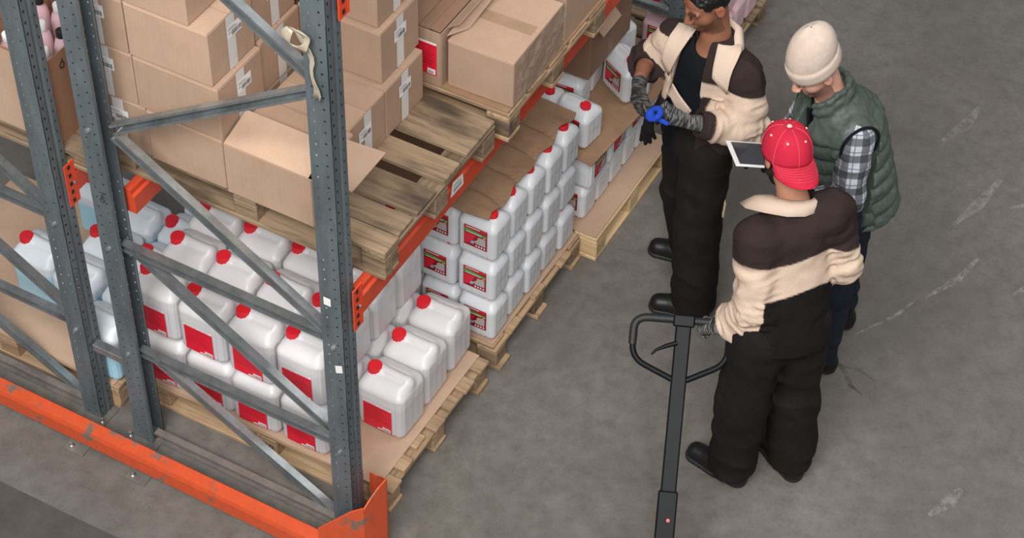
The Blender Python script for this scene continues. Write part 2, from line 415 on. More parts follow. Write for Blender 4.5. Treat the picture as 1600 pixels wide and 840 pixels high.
# ================================================================== STRUCTURE: floor
mb = MB(); N = 24
for i in range(N):
    for j in range(N):
        x0, x1 = -7 + 14 * i / N, -7 + 14 * (i + 1) / N; y0, y1 = -5 + 16 * j / N, -5 + 16 * (j + 1) / N
        mb.add([(x0, y0, 0), (x1, y0, 0), (x1, y1, 0), (x0, y1, 0)], [(0, 1, 2, 3)])
floor = mb.build('floor', 'concrete_floor'); tag(floor, 'worn grey brown concrete warehouse floor with scuffs', kind='structure')
def scuff(pts, w, mat, name='scuff_mark'):
    """thin worn streak lying on the floor along a polyline"""
    mb = MB(); P = [Vector((p[0], p[1], 0)) for p in pts]; vs = []
    for i, p in enumerate(P):
        d = (P[min(i + 1, len(P) - 1)] - P[max(i - 1, 0)]).normalized(); s = Vector((-d.y, d.x, 0))
        ww = w * (0.35 if i in (0, len(P) - 1) else 1.0) * random.uniform(0.8, 1.2)
        vs += [p + s * ww + Vector((0, 0, 0.0008)), p - s * ww + Vector((0, 0, 0.0008))]
    mb.add(vs, [(2 * i, 2 * i + 1, 2 * i + 3, 2 * i + 2) for i in range(len(P) - 1)])
    mb.build(name, mat, floor)
scuff([(1.60, 2.48), (1.69, 2.66), (1.73, 2.85)], 0.022, 'chalk_scuff')
scuff([(1.55, 3.00), (1.61, 3.20), (1.65, 3.45)], 0.03, 'chalk_scuff')
scuff([(1.95, 2.70), (2.03, 2.85), (2.05, 3.05)], 0.025, 'chalk_scuff')
scuff([(1.57, 2.45), (1.52, 2.30), (1.40, 2.10)], 0.012, 'chalk_scuff')
scuff([(1.30, 3.55), (1.36, 3.72), (1.38, 3.9)], 0.03, 'chalk_scuff')
scuff([(2.05, 1.30), (2.10, 1.42), (2.12, 1.50)], 0.03, 'chalk_scuff')
scuff([(1.75, 3.25), (1.95, 3.45), (2.1, 3.52)], 0.02, 'chalk_scuff')
scuff([(1.35, 1.92), (1.42, 1.89), (1.50, 1.80), (1.56, 1.78)], 0.012, 'dark_stain', 'floor_crack')
scuff([(1.42, 1.89), (1.50, 1.91), (1.58, 1.88)], 0.010, 'dark_stain', 'floor_crack')
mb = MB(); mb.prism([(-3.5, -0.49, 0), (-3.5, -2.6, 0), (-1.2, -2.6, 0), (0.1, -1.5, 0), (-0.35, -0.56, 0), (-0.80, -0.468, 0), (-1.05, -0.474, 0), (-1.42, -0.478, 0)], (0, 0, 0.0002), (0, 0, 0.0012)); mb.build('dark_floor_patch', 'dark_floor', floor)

# ================================================================== RACKING
def holed_strip(mb, o, u, v, w, h, pitch, hole, off=0.0, n=6, dia=False):
    """a strip of sheet steel o + a*u*w + b*v*h with one punched hole per pitch"""
    o, u, v = Vector(o), Vector(u), Vector(v); k = int(h / pitch)
    for i in range(k):
        z0, z1 = i * pitch, (i + 1) * pitch; cz = (z0 + z1) / 2 + off; hw, hh = hole
        out = [(0, z0), (w, z0), (w, z1), (0, z1)]
        if dia: inn = [(w / 2 - hw, cz - hh * 0.5), (w / 2 + hw, cz - hh), (w / 2 + hw, cz + hh * 0.5), (w / 2 - hw, cz + hh)]
        else: inn = [(w / 2 - hw, cz - hh), (w / 2 + hw, cz - hh), (w / 2 + hw, cz + hh), (w / 2 - hw, cz + hh)]
        vs = [o + u * a + v * b for a, b in out + inn]
        mb.add(vs, [(0, 1, 5, 4), (1, 2, 6, 5), (2, 3, 7, 6), (3, 0, 4, 7)])
def plain(mb, o, u, v, w, h):
    o, u, v = Vector(o), Vector(u), Vector(v); mb.add([o, o + u * w, o + u * w + v * h, o + v * h], [(0, 1, 2, 3)])
def upright_mesh(face):
    """C-section post, slotted face towards +X (face=1) or -X (face=-1); y runs 0..0.08"""
    mb = MB(); H = 3.5; Z = (0, 0, 1); s = face; D = 0.09
    X = (s, 0, 0); bx = -s * D / 2; fx = s * D / 2
    for y in (0.0, 0.08):                                   # the two side flanges, two columns of round holes
        plain(mb, (bx, y, 0), X, Z, 0.006, H)
        holed_strip(mb, (bx + s * 0.006, y, 0), X, Z, 0.034, H, 0.05, (0.0042, 0.0048), 0.0)
        plain(mb, (bx + s * 0.04, y, 0), X, Z, 0.008, H)
        holed_strip(mb, (bx + s * 0.048, y, 0), X, Z, 0.034, H, 0.05, (0.0042, 0.0048), 0.018)
        plain(mb, (bx + s * 0.082, y, 0), X, Z, 0.008, H)
    for y, w in ((0.0, 0.012), (0.068, 0.012)): plain(mb, (bx, y, 0), (0, 1, 0), Z, w, H)      # rear lips
    Y = (0, 1, 0)
    holed_strip(mb, (fx, 0, 0), Y, Z, 0.032, H, 0.05, (0.0055, 0.0095), 0.0, dia=True)
    plain(mb, (fx, 0.032, 0), (-s * 0.5, 1, 0), Z, 0.010, H)
    plain(mb, (fx - s * 0.005, 0.042, 0), Y, Z, 0.002, H)
    plain(mb, (fx - s * 0.005, 0.044, 0), (s * 0.5, 1, 0), Z, 0.010, H)
    holed_strip(mb, (fx, 0.054, 0), Y, Z, 0.026, H, 0.05, (0.0048, 0.0085), 0.0, dia=True)
    return mb.mesh('upright', 'upright_steel')
UP = {1: upright_mesh(1), -1: upright_mesh(-1)}
def upright(parent, x, face, y=0.0):
    o = link('upright', UP[face], parent, (x, y, 0)); sm = o.modifiers.new('sheet', 'SOLIDIFY'); sm.thickness = 0.0025; return o
def channel(name, p0, p1, parent, mat='brace_steel', w=0.042, y=0.04):
    """rolled C-channel from p0 to p1 (x,z), open towards -Y"""
    a = Vector((p0[0], y, p0[1])); b = Vector((p1[0], y, p1[1])); d = (b - a).normalized(); n = Vector((0, 1, 0)).cross(d).normalized()
    if n.z < 0: n = -n
    t = 0.003; hw = w / 2; dp = 0.016; mb = MB()
    prof = [(-dp, hw), (dp, hw), (dp, -hw), (-dp, -hw), (-dp, -hw + 0.010), (-dp + t, -hw + 0.010), (-dp + t, -hw + t), (dp - t, -hw + t), (dp - t, hw - t), (-dp + t, hw - t), (-dp + t, hw - 0.010), (-dp, hw - 0.010)]
    A = [a + Vector((0, q, 0)) + n * r for q, r in prof]; B = [b + Vector((0, q, 0)) + n * r for q, r in prof]; k = len(prof)
    fs = [(i, (i + 1) % k, (i + 1) % k + k, i + k) for i in range(k)] + [tuple(range(k))[::-1], tuple(range(k, 2 * k))]
    mb.add(A + B, fs); return mb.build(name, mat, parent)
def bolt(parent, x, z, y=-0.004, r=0.011):
    mb = MB(); mb.tube([(x, y + 0.004, z), (x, y - 0.003, z)], r, 12); mb.tube([(x, y - 0.003, z), (x, y - 0.010, z)], r * 0.65, 6, smooth=False)
    mb.build('bolt', 'bolt_steel', parent)
def frame(label, xr, xl, y, group=None, floor_bar=True):
    f = thing('pallet_rack_frame', label, 'rack frame', ((xr + xl) / 2, y, 0), group=group); c = (xr + xl) / 2; R, L = xr - c, xl - c
    upright(f, R, 1); upright(f, L, -1)
    for x in (R, L):
        mb = MB(); mb.box(x - 0.075, x + 0.075, -0.035, 0.082, 0.0, 0.008, ch=0.002); mb.build('foot_plate', 'plate_steel', f)
        mb = MB(); mb.lathe([(0.012, 0), (0.012, 0.012), (0.007, 0.012), (0.007, 0.03)], 10, (x + (0.06 if x > 0 else -0.06), -0.018, 0.008)); mb.build('anchor_bolt', 'bolt_steel', f)
    a, b = L + 0.03, R - 0.045
    nodes = [0.56, 1.175]
    for z in nodes:
        channel('horizontal_brace', (a, z), (b, z), f); bolt(f, a - 0.035, z); bolt(f, b + 0.045, z)
    channel('floor_channel', (L + 0.045, 0.036), (R - 0.045, 0.036), f, 'dark_channel', 0.055, y=0.03)
    for (z0, z1, up) in ((0.54, 0.03, 0), (1.15, 0.59, 0), (1.77, 1.205, 0), (1.80, 2.37, 0), (2.99, 2.43, 0), (3.0, 3.4, 0)):
        channel('diagonal_brace', (a + 0.05, z0), (b, z1), f, y=0.055 if z0 < 1.6 else 0.04)
    for x, z in ((a - 0.035, 1.785), (b + 0.045, 2.40)): bolt(f, x, z)
    return f
FA = frame('grey perforated steel rack end frame nearest the camera, beside jerrycans', -0.015, -1.025, 0.0)
FL = frame('grey perforated end frame of the left rack row, at left picture edge', -1.295, -2.305, 0.0)
FB = frame('grey rack frame in the background behind the man in black trousers', -0.015, -1.025, 3.08)
# stickers, torn tape, marker scribble on the near frame (frame origin x = -0.52)
mb = quads([(0.475, 0.505, 1.395, 1.435, 1, 0)], ['paper_white']); o = mb.build('sticker', 'paper_white', FA, (0, -0.002, 0)); o['label'] = 'torn white sticker'
mb = quads([([(0.515, 1.035), (0.545, 1.05), (0.543, 1.09), (0.512, 1.075)], 1, 0)], ['paper_white']); mb.build('sticker', 'paper_white', FA, (-0.005, -0.002, 0))
mb = MB(); rib = []
for i in range(27):
    t = i / 26
    if t < 0.6: a = t / 0.6 * 2 * pi; rib.append((0.455 + 0.036 * cos(a + 2.4), -0.014 - 0.012 * abs(sin(a * 1.5)), 2.63 + 0.038 * sin(a + 2.4), 0.014 + 0.006 * sin(a * 3)))
    else: q = (t - 0.6) / 0.4; rib.append((0.445 + 0.06 * min(1, q * 2.5) + 0.008 * sin(q * 9), -0.010 - 0.004 * sin(q * 12), 2.66 - 0.27 * q, 0.011 + 0.004 * sin(q * 8)))
vs = []
for x, y, z, w in rib: vs += [(x - w, y - 0.006, z + 0.004), (x, y, z), (x + w, y - 0.008, z - 0.003)]
mb.add(vs, [(3 * i + k, 3 * i + k + 1, 3 * i + k + 4, 3 * i + k + 3) for i in range(26) for k in (0, 1)], 0, True)
o = mb.build('tape_remnant', 'old_tape', FA); sm = o.modifiers.new('t', 'SOLIDIFY'); sm.thickness = 0.003; o['label'] = 'crumpled yellowed packing tape hanging from the post'
mb = MB()
mb.tube([(-0.51, -0.003, 1.475), (-0.485, -0.003, 1.48), (-0.50, -0.003, 1.465), (-0.488, -0.003, 1.455)], 0.0018, 5)
mb.tube([(-0.50 + 0.009 * cos(t), -0.003, 1.437 + 0.009 * sin(t)) for t in [k * pi / 6 for k in range(13)]], 0.0018, 5)
mb.tube([(-0.497 + 0.007 * cos(t), -0.003, 1.452 + 0.006 * sin(t)) for t in [k * pi / 5 for k in range(9)]], 0.0018, 5)
mb.build('marker_scribble', 'marker_black', FA)
mb = MB(); mb.box(-1.245, -1.07, 0.02, 0.06, 0.435, 0.475, ch=0.003)
tag(mb.build('row_spacer', 'brace_steel'), 'short steel spacer bar joining the two rack rows low down', 'rack spacer')

def beam(label, x0, x1, ya, yb, z0=1.315, z1=1.43, face=1, conn='connector_orange', ends=(0, 1)):
    """step beam along Y; face=+1: visible front on the +X side"""
    b = thing('rack_beam', label, 'rack beam', ((x0 + x1) / 2, ya, z0)); w = (x1 - x0) / 2; h = z1 - z0; L = yb - ya
    s = face; mb = MB(); P = [(-s * w, 0), (s * w, 0), (s * w, h - 0.028), (s * (w - 0.012), h - 0.022), (s * (w - 0.014), h), (-s * w, h)]
    mb.prism([(x, 0, z) for x, z in P], (0, 0.01, 0), (0, L - 0.01, 0)); mb.build('beam_body', 'beam_orange', b)
    for k, y in enumerate((0.0, L)):
        if k not in ends: continue
        sg = -1 if k == 0 else 1; mb = MB(); mb.box(s * (w - 0.004) - 0.003, s * (w - 0.004) + 0.003, min(y, y - sg * 0.01), max(y, y - sg * 0.01), -0.05, h + 0.045, ch=0.001)
        mb.box(s * (w - 0.004) - 0.003 - (0.0 if s > 0 else 0), s * (w - 0.004) + 0.002, min(y, y + sg * 0.05), max(y, y + sg * 0.05), -0.05, h + 0.045, ch=0.001)
        c = mb.build('end_connector', conn, b)
        mb = MB()
        for q in range(5): mb.box(s * (w - 0.003), s * (w - 0.003) + s * 0.003, y + sg * 0.018, y + sg * 0.032, -0.035 + q * 0.042, -0.018 + q * 0.042)
        mb.build('hook_slot', 'black_rubber', c)
        mb = MB(); mb.tube([(s * (w - 0.005), y + sg * 0.012, h * 0.5), (s * (w + 0.006), y + sg * 0.012, h * 0.5)], 0.006, 8); mb.build('lock_pin', 'bolt_steel', c)
    return b
B1 = beam('orange front beam of the near bay, holding the pallets of boxes', 0.012, 0.06, 0.085, 3.075)
mb = quads([([(0.70, 0.050), (0.80, 0.045), (0.795, 0.105), (0.715, 0.12)], 1, 0)] +
           [([(0.725 + i * 0.009, 0.058), (0.729 + i * 0.009, 0.058), (0.729 + i * 0.009, 0.08), (0.725 + i * 0.009, 0.08)], 2, 1) for i in range(7)] +
           [([(0.725, 0.09), (0.775, 0.088), (0.775, 0.093), (0.725, 0.095)], 2, 2)], None, '+X')
o = mb.build('price_label', ['paper_white', 'ink_black', 'ink_grey'], B1, (0.0256, -0.06, 0)); o['label'] = 'white barcode sticker on the beam'
beam('orange rear beam of the near bay, seen through the end frame', -1.00, -0.952, 0.085, 3.075, face=1, ends=())
beam('orange front beam of the left rack row, between the two grey posts', -1.268, -1.222, 0.085, 3.075, face=1)
beam('orange beam of the next rack level at the top picture edge', 0.012, 0.06, 0.085, 3.075, 2.755, 2.87)

# orange end guard rail and corner protector
g = thing('guard_rail', 'orange scuffed guard rail on the floor across the rack end', 'guard rail', (-1.2, -0.13, 0))
mb = MB(); P = [(-0.035, 0.035), (-0.035, 0.105), (-0.028, 0.125), (0.022, 0.135), (0.028, 0.13), (0.028, 0.12), (0.0, 0.115), (-0.02, 0.10), (-0.02, 0.035)]
mb.prism([(0, y, z) for y, z in P], (-1.6, 0, 0), (1.235, 0, 0)); mb.build('rail', 'guard_orange', g)
for x in (-0.05, 0.27, -1.2):
    mb = MB(); mb.box(x - 0.05, x + 0.05, -0.075, 0.03, 0, 0.008, ch=0.002); mb.box(x - 0.04, x + 0.04, -0.02, 0.02, 0.008, 0.115, ch=0.002); br = mb.build('floor_bracket', 'plate_steel', g)
    mb = MB(); mb.lathe([(0.012, 0), (0.012, 0.01), (0.006, 0.01), (0.006, 0.02)], 10, (x - 0.02, -0.055, 0.008)); mb.build('anchor_bolt', 'bolt_steel', br)
g = thing('post_protector', 'orange folded steel protector around the foot of the near post', 'post protector', (0.0, 0, 0))
mb = MB()
def plate(poly, t):   # poly in 3-D, extruded by t
    mb.prism(poly, (0, 0, 0), t)
plate([(-0.03, -0.165, 0), (0.13, -0.075, 0), (0.13, -0.075, 0.37), (0.085, -0.10, 0.345), (-0.03, -0.165, 0.235)], (-0.004, 0.006, 0))
mb.build('front_plate', 'guard_orange', g); mb = MB()
plate([(0.13, -0.075, 0), (0.17, 0.03, 0), (0.155, 0.06, 0.0), (0.155, 0.06, 0.42), (0.146, 0.02, 0.41), (0.137, -0.03, 0.385), (0.13, -0.075, 0.355)], (-0.006, 0, 0))
mb.build('side_plate', 'guard_orange', g); mb = MB()
plate([(0.155, 0.06, 0), (0.155, 0.06, 0.42), (0.135, 0.065, 0.415), (0.075, 0.115, 0.33), (0.03, 0.13, 0.31), (0.03, 0.13, 0)], (0, 0.005, 0)); mb.build('rear_plate', 'guard_orange', g)
mb = MB(); mb.box(-0.075, 0.0, 0.125, 0.13, 0, 0.31); mb.build('inner_plate', 'guard_orange', g)
mb = MB()
for p in ((0.05, -0.122, 0.13), (0.09, -0.10, 0.10)): mb.tube([p, (p[0] - 0.001, p[1] - 0.008, p[2])], 0.008, 10)
mb.tube([(0.143, 0.0, 0.2), (0.151, -0.002, 0.2)], 0.010, 10); mb.build('fixing_bolt', 'bolt_steel', g)

# ================================================================== PALLETS
BOARD = {}
def board_mesh(l, w, h):
    k = (round(l, 3), round(w, 3), round(h, 3))
    if k not in BOARD:
        mb = MB(); mb.box(-l / 2, l / 2, -w / 2, w / 2, -h / 2, h / 2, ch=0.004); BOARD[k] = mb.mesh('board', 'pallet_wood')
    return BOARD[k]
def board(name, parent, c, l, w, h, mat=None, rz=0.0):
    o = link(name, board_mesh(l, w, h), parent, c, rz)
    if mat and mat != 'pallet_wood':
        o.material_slots[0].link = 'OBJECT'; o.material_slots[0].material = MATS[mat]
    return o
def pallet(label, x0, x1, y0, y1, z, boards, mat='pallet_wood', group=None, rz=0.0, jitter=0.012, blockmat=None, along='x', hb=0.078):
    L, Wd = x1 - x0, y1 - y0
    p = thing('pallet', label, 'pallet', ((x0 + x1) / 2, (y0 + y1) / 2, z), rz, group); rnd = random.Random(label)
    for (a, b) in boards:            # deck boards run along X between y offsets a..b
        if along == 'x': board('deck_board', p, (rnd.uniform(-jitter, jitter), -Wd / 2 + (a + b) / 2, 0.055 + hb), L, b - a, 0.022, mat, rnd.uniform(-0.006, 0.006))
        else: board('deck_board', p, (-L / 2 + (a + b) / 2, rnd.uniform(-jitter, jitter), 0.055 + hb), Wd, b - a, 0.022, mat, pi / 2)
    bx = (-L / 2 + 0.05, 0.0, L / 2 - 0.05); by = (-Wd / 2 + 0.05, 0, Wd / 2 - 0.05)
    if along == 'x':
        for x in bx: board('stringer_board', p, (x, 0, 0.033 + hb), Wd, 0.10, 0.022, mat, pi / 2)
        for y in by: board('bottom_board', p, (rnd.uniform(-jitter, jitter), y, 0.011), L, 0.10, 0.022, mat)
    else:
        for y in by: board('stringer_board', p, (0, y, 0.033 + hb), L, 0.10, 0.022, mat)
        for x in bx: board('bottom_board', p, (x, 0, 0.011), Wd, 0.10, 0.022, mat, pi / 2)
    for x in bx:
        for y in by: board('block', p, (x, y, 0.022 + hb / 2), 0.10, 0.095, hb, blockmat or mat)
    return p
def rows(n, W, w): return [(i * (W - w) / (n - 1), i * (W - w) / (n - 1) + w) for i in range(n)]
def text_mesh(s, size, mat, name, parent, loc, rot, extrude=0.0004):
    cu = bpy.data.curves.new(name, 'FONT'); cu.body = s; cu.size = size; cu.extrude = extrude; cu.align_x = 'CENTER'; cu.align_y = 'CENTER'
    t = bpy.data.objects.new('tmp', cu); COL.objects.link(t); dg = bpy.context.evaluated_depsgraph_get()
    me = bpy.data.meshes.new_from_object(t.evaluated_get(dg)); COL.objects.unlink(t); bpy.data.objects.remove(t)
    me.materials.clear(); me.materials.append(MATS[mat]); o = link(name, me, parent, loc); o.rotation_euler = rot; return o
P1 = pallet('wooden pallet on the floor under the ten-litre jerrycans behind the near post', -1.125, 0.078, 0.19, 1.02, 0, rows(7, 0.83, 0.080), jitter=0.02)
blk = [c for c in P1.children if c.name.startswith('block') and abs(c.location.x) < 0.01 and c.location.y < -0.2][0]
text_mesh('CP', 0.055, 'marker_black', 'stencil_mark', blk, (0.0, -0.0482, 0.0), (pi / 2, 0, 0))
P2 = pallet('wooden pallet on the floor under the tall wall of small jerrycans', -1.11, 0.085, 1.095, 1.905, 0, rows(7, 0.81, 0.10), jitter=0.025, blockmat='old_wood')
P3 = pallet('pale wooden pallet on the floor beside the boot of the man in front', -1.03, 0.165, 1.915, 2.72, 0, rows(9, 1.195, 0.12), 'pale_wood', along='y', jitter=0.0)
PL = pallet('wooden pallet on the floor of the left row under the bluish jerrycans', -2.42, -1.215, 0.088, 0.90, 0, rows(7, 0.845, 0.10), jitter=0.008)
U1 = pallet('weathered wooden pallet on the beam carrying the stacked cartons and open box', -1.10, 0.105, 0.175, 0.995, 1.43, [(0.0, 0.10), (0.103, 0.21), (0.235, 0.375), (0.43, 0.55), (0.60, 0.82)], 'old_wood', jitter=0.006)
U2 = pallet('wooden pallet on the beam carrying the taped carton and red label carton', -1.07, 0.135, 1.045, 1.88, 1.43, rows(5, 0.835, 0.145), jitter=0.0, blockmat='old_wood')
UL = pallet('brown wooden pallet on the left beam under the carton marked 62', -2.40, -1.14, 0.09, 0.89, 1.43, rows(5, 0.80, 0.145), 'old_wood', jitter=0.0, hb=0.022)
DL = 1.43 + 0.088
P4 = pallet('wooden pallet in the background carrying pink film wrapped jerrycans', -1.06, 0.13, 3.24, 4.0, 0, rows(6, 0.76, 0.10), 'old_wood')

# cardboard sheets
def sheet(label, pts, z, mat='kraft_pale', t=0.006, fold=None, cat='cardboard sheet', name='cardboard_sheet', sub=1, wav=0.0, seed=1):
    cx = sum(p[0] for p in pts) / len(pts); cy = sum(p[1] for p in pts) / len(pts)
    mb = MB(); mb.prism([(p[0] - cx, p[1] - cy, 0) for p in pts], (0, 0, 0), (0, 0, t)); o = mb.build(name, mat, None, (cx, cy, z)); return tag(o, label, cat)
sheet('flat brown cardboard sheet on the near floor pallet under the jerrycans', [(-1.12, 0.195), (0.032, 0.19), (0.042, 1.02), (-1.12, 1.02)], 0.1445)
sheet('flat brown cardboard sheet on the left row floor pallet', [(-2.41, 0.09), (-1.235, 0.09), (-1.24, 0.88), (-2.42, 0.9)], 0.1445)
sheet('cardboard sheet under the wall of small jerrycans on the second floor pallet', [(-1.10, 1.105), (0.062, 1.105), (0.072, 1.90), (-1.10, 1.90)], 0.1445)
sheet('cardboard sheet covering the pale pallet beside the man in front', [(-1.02, 1.92), (0.155, 1.92), (0.160, 2.715), (-1.02, 2.715)], 0.1445)
sheet('loose brown cardboard sheet between two layers on the third floor pallet', [(-0.75, 1.965), (0.055, 1.93), (0.105, 1.92), (0.165, 2.62), (-0.75, 2.70)], 0.577, 'corrugated', 0.005)

# ================================================================== JERRYCANS
def can_sdf(w, d, hs, hh, capx, capy, r, neck, h=0.004, flutes=True):
    """w x d footprint, shoulder height hs, handle top height hh"""
    s = SDF((-w / 2 - 0.02, -d / 2 - 0.02, -0.02), (w / 2 + 0.02, d / 2 + 0.02, hh + 0.03), h); z1 = hs - 0.02
    s.rbox((0, 0, z1 / 2), (w / 2, d / 2, z1 / 2), r)
    s.rbox((0, 0, hs - 0.06), (w * 0.43, d * 0.33, 0.06), r * 0.9, k=0.028)
    sg = 1 if capx < 0 else -1                             # handle runs from the neck to the far end
    xa, xb = capx * 0.2, sg * w * 0.36
    s.cap((capx * 0.75, 0, hs + 0.002), (xb, 0, hs - 0.006), 0.022, 0.026, 0.03)
    for yy in (-1, 1): s.cap((xa, yy * d * 0.155, hh + 0.004), (xb * 0.82, yy * d * 0.155, hh + 0.004), 0.0135, 0.0135, 0.012, '-')
    s.cap((xa - sg * 0.01, 0, hh - 0.012), (xb * 0.98, 0, hh - 0.014), 0.0125, 0.0125, 0.012)
    s.cap((capx, capy, hs - 0.06), (capx, capy, hs - neck + 0.004), neck, neck, 0.012)
    def rib(P):
        x, y, z = P[:, 0], P[:, 1], P[:, 2]; o = np.zeros(len(P)); m = (z > 0.018) & (z < hs - 0.045)
        fy = (np.abs(y) > d / 2 - 0.02) & (np.abs(x) > w * 0.27) & m
        if flutes: o = o + np.where(fy, 0.0016 * (1 + np.cos(2 * pi * (np.abs(x) - w * 0.27) / 0.017)) * np.clip((np.abs(x) - w * 0.25) / 0.02, 0, 1) * (np.sign(x) == sg), 0)
        fx = (np.abs(x) > w / 2 - 0.012) & (np.abs(y) < d * 0.36) & m
        o = o + np.where(fx, 0.0005 * (1 + np.cos(2 * pi * y / (d * 0.24))), 0)
        b = (z < 0.026) & (np.abs(y) > d / 2 - 0.02) & (np.abs(x) < w * 0.4)
        o = o + np.where(b, 0.0022 * np.clip((0.026 - z) / 0.012, 0, 1) * (1 + np.cos(2 * pi * x / 0.026)), 0)
        return o
    s.disp(rib); return s.nets()
def cap_mesh(r, h, name):
    mb = MB(); fl = lambda k, z: (1.03 if (k // 2) % 2 else 0.985) if z < h * 0.85 else 1.0
    mb.lathe([(r * 0.96, 0), (r * 1.04, 0.001), (r * 1.04, h * 0.16), (r, h * 0.2), (r, h * 0.84), (r * 0.93, h), (r * 0.6, h * 1.01)], 48, rmod=fl, smooth=False)
    return mb.mesh(name, 'red_plastic')
BIG = np_mesh('jerrycan_body', *can_sdf(0.226, 0.196, 0.285, 0.302, -0.068, -0.012, 0.034, 0.026), 'white_plastic')
BLUE = BIG.copy(); BLUE.materials.clear(); BLUE.materials.append(MATS['blue_plastic'])
SMALL = np_mesh('jerrycan_body', *can_sdf(0.184, 0.148, 0.212, 0.228, 0.040, -0.008, 0.027, 0.021, 0.0035), 'white_plastic_small')
PINK = SMALL.copy(); PINK.materials.clear(); PINK.materials.append(MATS['pink_plastic'])
CAPB, CAPS = cap_mesh(0.0305, 0.033, 'cap'), cap_mesh(0.0245, 0.027, 'cap')
it = [(-0.076, 0.064, 0.026, 0.170, 1, 0), (-0.076, 0.064, 0.170, 0.180, 1, 1), (-0.07, -0.01, 0.174, 0.176, 2, 3), (0.0, 0.05, 0.174, 0.176, 2, 3), (0.018, 0.058, 0.031, 0.053, 2, 1), (-0.006, 0.016, 0.031, 0.038, 2, 1)]
for i in range(9): it.append((-0.068, 0.052 - 0.012 * ((i * 7) % 4), 0.156 - i * 0.0098, 0.159 - i * 0.0098, 2, 2))
for i in range(7): it.append((0.022 + i * 0.005, 0.0245 + i * 0.005 + 0.0006 * (i % 3), 0.034, 0.046, 3, 3))
LABB = quads(it, None).mesh('label', ['label_red', 'paper_white', 'ink_red', 'ink_grey'])
it = [(-0.056, 0.056, 0.052, 0.168, 1, 0), (-0.052, 0.052, 0.155, 0.165, 2, 1), (-0.045, 0.02, 0.158, 0.162, 3, 2), ([(-0.052, 0.128), (0.052, 0.128), (0.052, 0.140), (-0.052, 0.152)], 2, 3),
      ([(-0.052, 0.058), (-0.02, 0.075), (0.0, 0.122), (-0.052, 0.122)], 2, 1), ([(0.0, 0.075), (0.048, 0.075), (0.048, 0.118), (0.014, 0.118)], 2, 4),
      ([(-0.012, 0.083), (-0.006, 0.078), (0.05, 0.128), (0.05, 0.134)], 3, 5), ([(-0.026, 0.072), (-0.012, 0.068), (-0.004, 0.082), (-0.014, 0.09)], 4, 6), (-0.045, 0.03, 0.130, 0.134, 3, 2)]
for i in range(4): it.append(([(0.0 + i * 0.013, 0.060), (0.009 + i * 0.013, 0.060), (0.007 + i * 0.013, 0.069), (0.002 + i * 0.013, 0.069)], 3, 2))
LABS = quads(it, None).mesh('label', ['label_dark_red', 'label_red', 'paper_white', 'label_green', 'label_grey', 'label_tan', 'label_blue'])
def jerrycan(kind, label, loc, rz=0.0, group=None, lab=True, scale=None):
    body, cp, lb, (cx, cy, cz), ly = {'big': (BIG, CAPB, LABB, (-0.068, -0.012, 0.280), -0.0998), 'blue': (BLUE, CAPB, LABB, (-0.068, -0.012, 0.280), -0.0998),
        'small': (SMALL, CAPS, LABS, (0.040, -0.008, 0.209), -0.0758), 'pink': (PINK, CAPS, LABS, (0.040, -0.008, 0.209), -0.0758)}[kind]
    t = thing('jerrycan', label, 'jerrycan', loc, rz, group)
    link('body', body, t); link('cap', cp, t, (cx, cy, cz), random.uniform(0, 1))
    if lab: link('label', lb, t, (0, ly, 0.010 if lb is LABS else 0))
    if scale: t.scale = scale
    return t
ORD = ['first', 'second', 'third', 'fourth', 'fifth', 'sixth']
Z0 = 0.1515
XB = [-1.045, -0.81, -0.575, -0.34]; YB = [0.295, 0.50, 0.705, 0.91]
cj = random.Random(5)
for lay in (0, 1):
    for r, y in enumerate(YB):
        for c, x in enumerate(XB):
            if c < 3 and ((lay == 0 and r > 0) or r == 3): continue
            side = ['leftmost', 'second from left', 'third from left', 'rightmost'][c]
            rw = ['front row', 'second row', 'third row', 'back row'][r]
            lb = f'big white jerrycan, {side}, {rw}, {"upper" if lay else "lower"} layer behind the near frame'
            jerrycan('big', lb, (x + cj.uniform(-0.004, 0.004), y + cj.uniform(-0.004, 0.004), Z0 + lay * 0.3145), cj.uniform(-0.02, 0.02), 'big white jerrycans on the near floor pallet', lab=(r == 0))
for k, (y, nm) in enumerate(((0.53, 'front of three loose ones, red label showing'), (0.735, 'middle of three loose ones on the aisle side'), (0.95, 'rearmost of three loose ones, aisle side'))):
    jerrycan('big', f'big white jerrycan, {nm}', (-0.108 - 0.006 * k, y, Z0), 0.03 * (k - 1), 'loose big jerrycans in one layer', lab=(k == 0))
for x, y, nm in ((-1.325, 0.197, 'nearest of the column beside the left post gap'), (-1.325, 0.40, 'second of the column beside the left post gap'), (-1.32, 0.605, 'third of the column beside the left post gap'), (-1.33, 0.81, 'fourth of the column, under the left orange beam'),
                 (-1.58, 0.39, 'near one of the middle column between the grey posts'), (-1.58, 0.595, 'middle one of the middle column between the grey posts'), (-1.575, 0.80, 'far one of the middle column between the grey posts'),
                 (-1.815, 0.86, 'beside the orange connector of the left post'), (-1.82, 0.41, 'standing alone at the left edge on bare cardboard')):
    jerrycan('blue', f'translucent bluish jerrycan, {nm}', (x, y, Z0), cj.uniform(-0.02, 0.02), 'bluish jerrycans on the left floor pallet', lab=False)
jerrycan('blue', 'translucent bluish jerrycan behind the rear beam, right of the grey post', (-1.33, 1.015, Z0), 0.02, 'bluish jerrycans on the left floor pallet', lab=False)
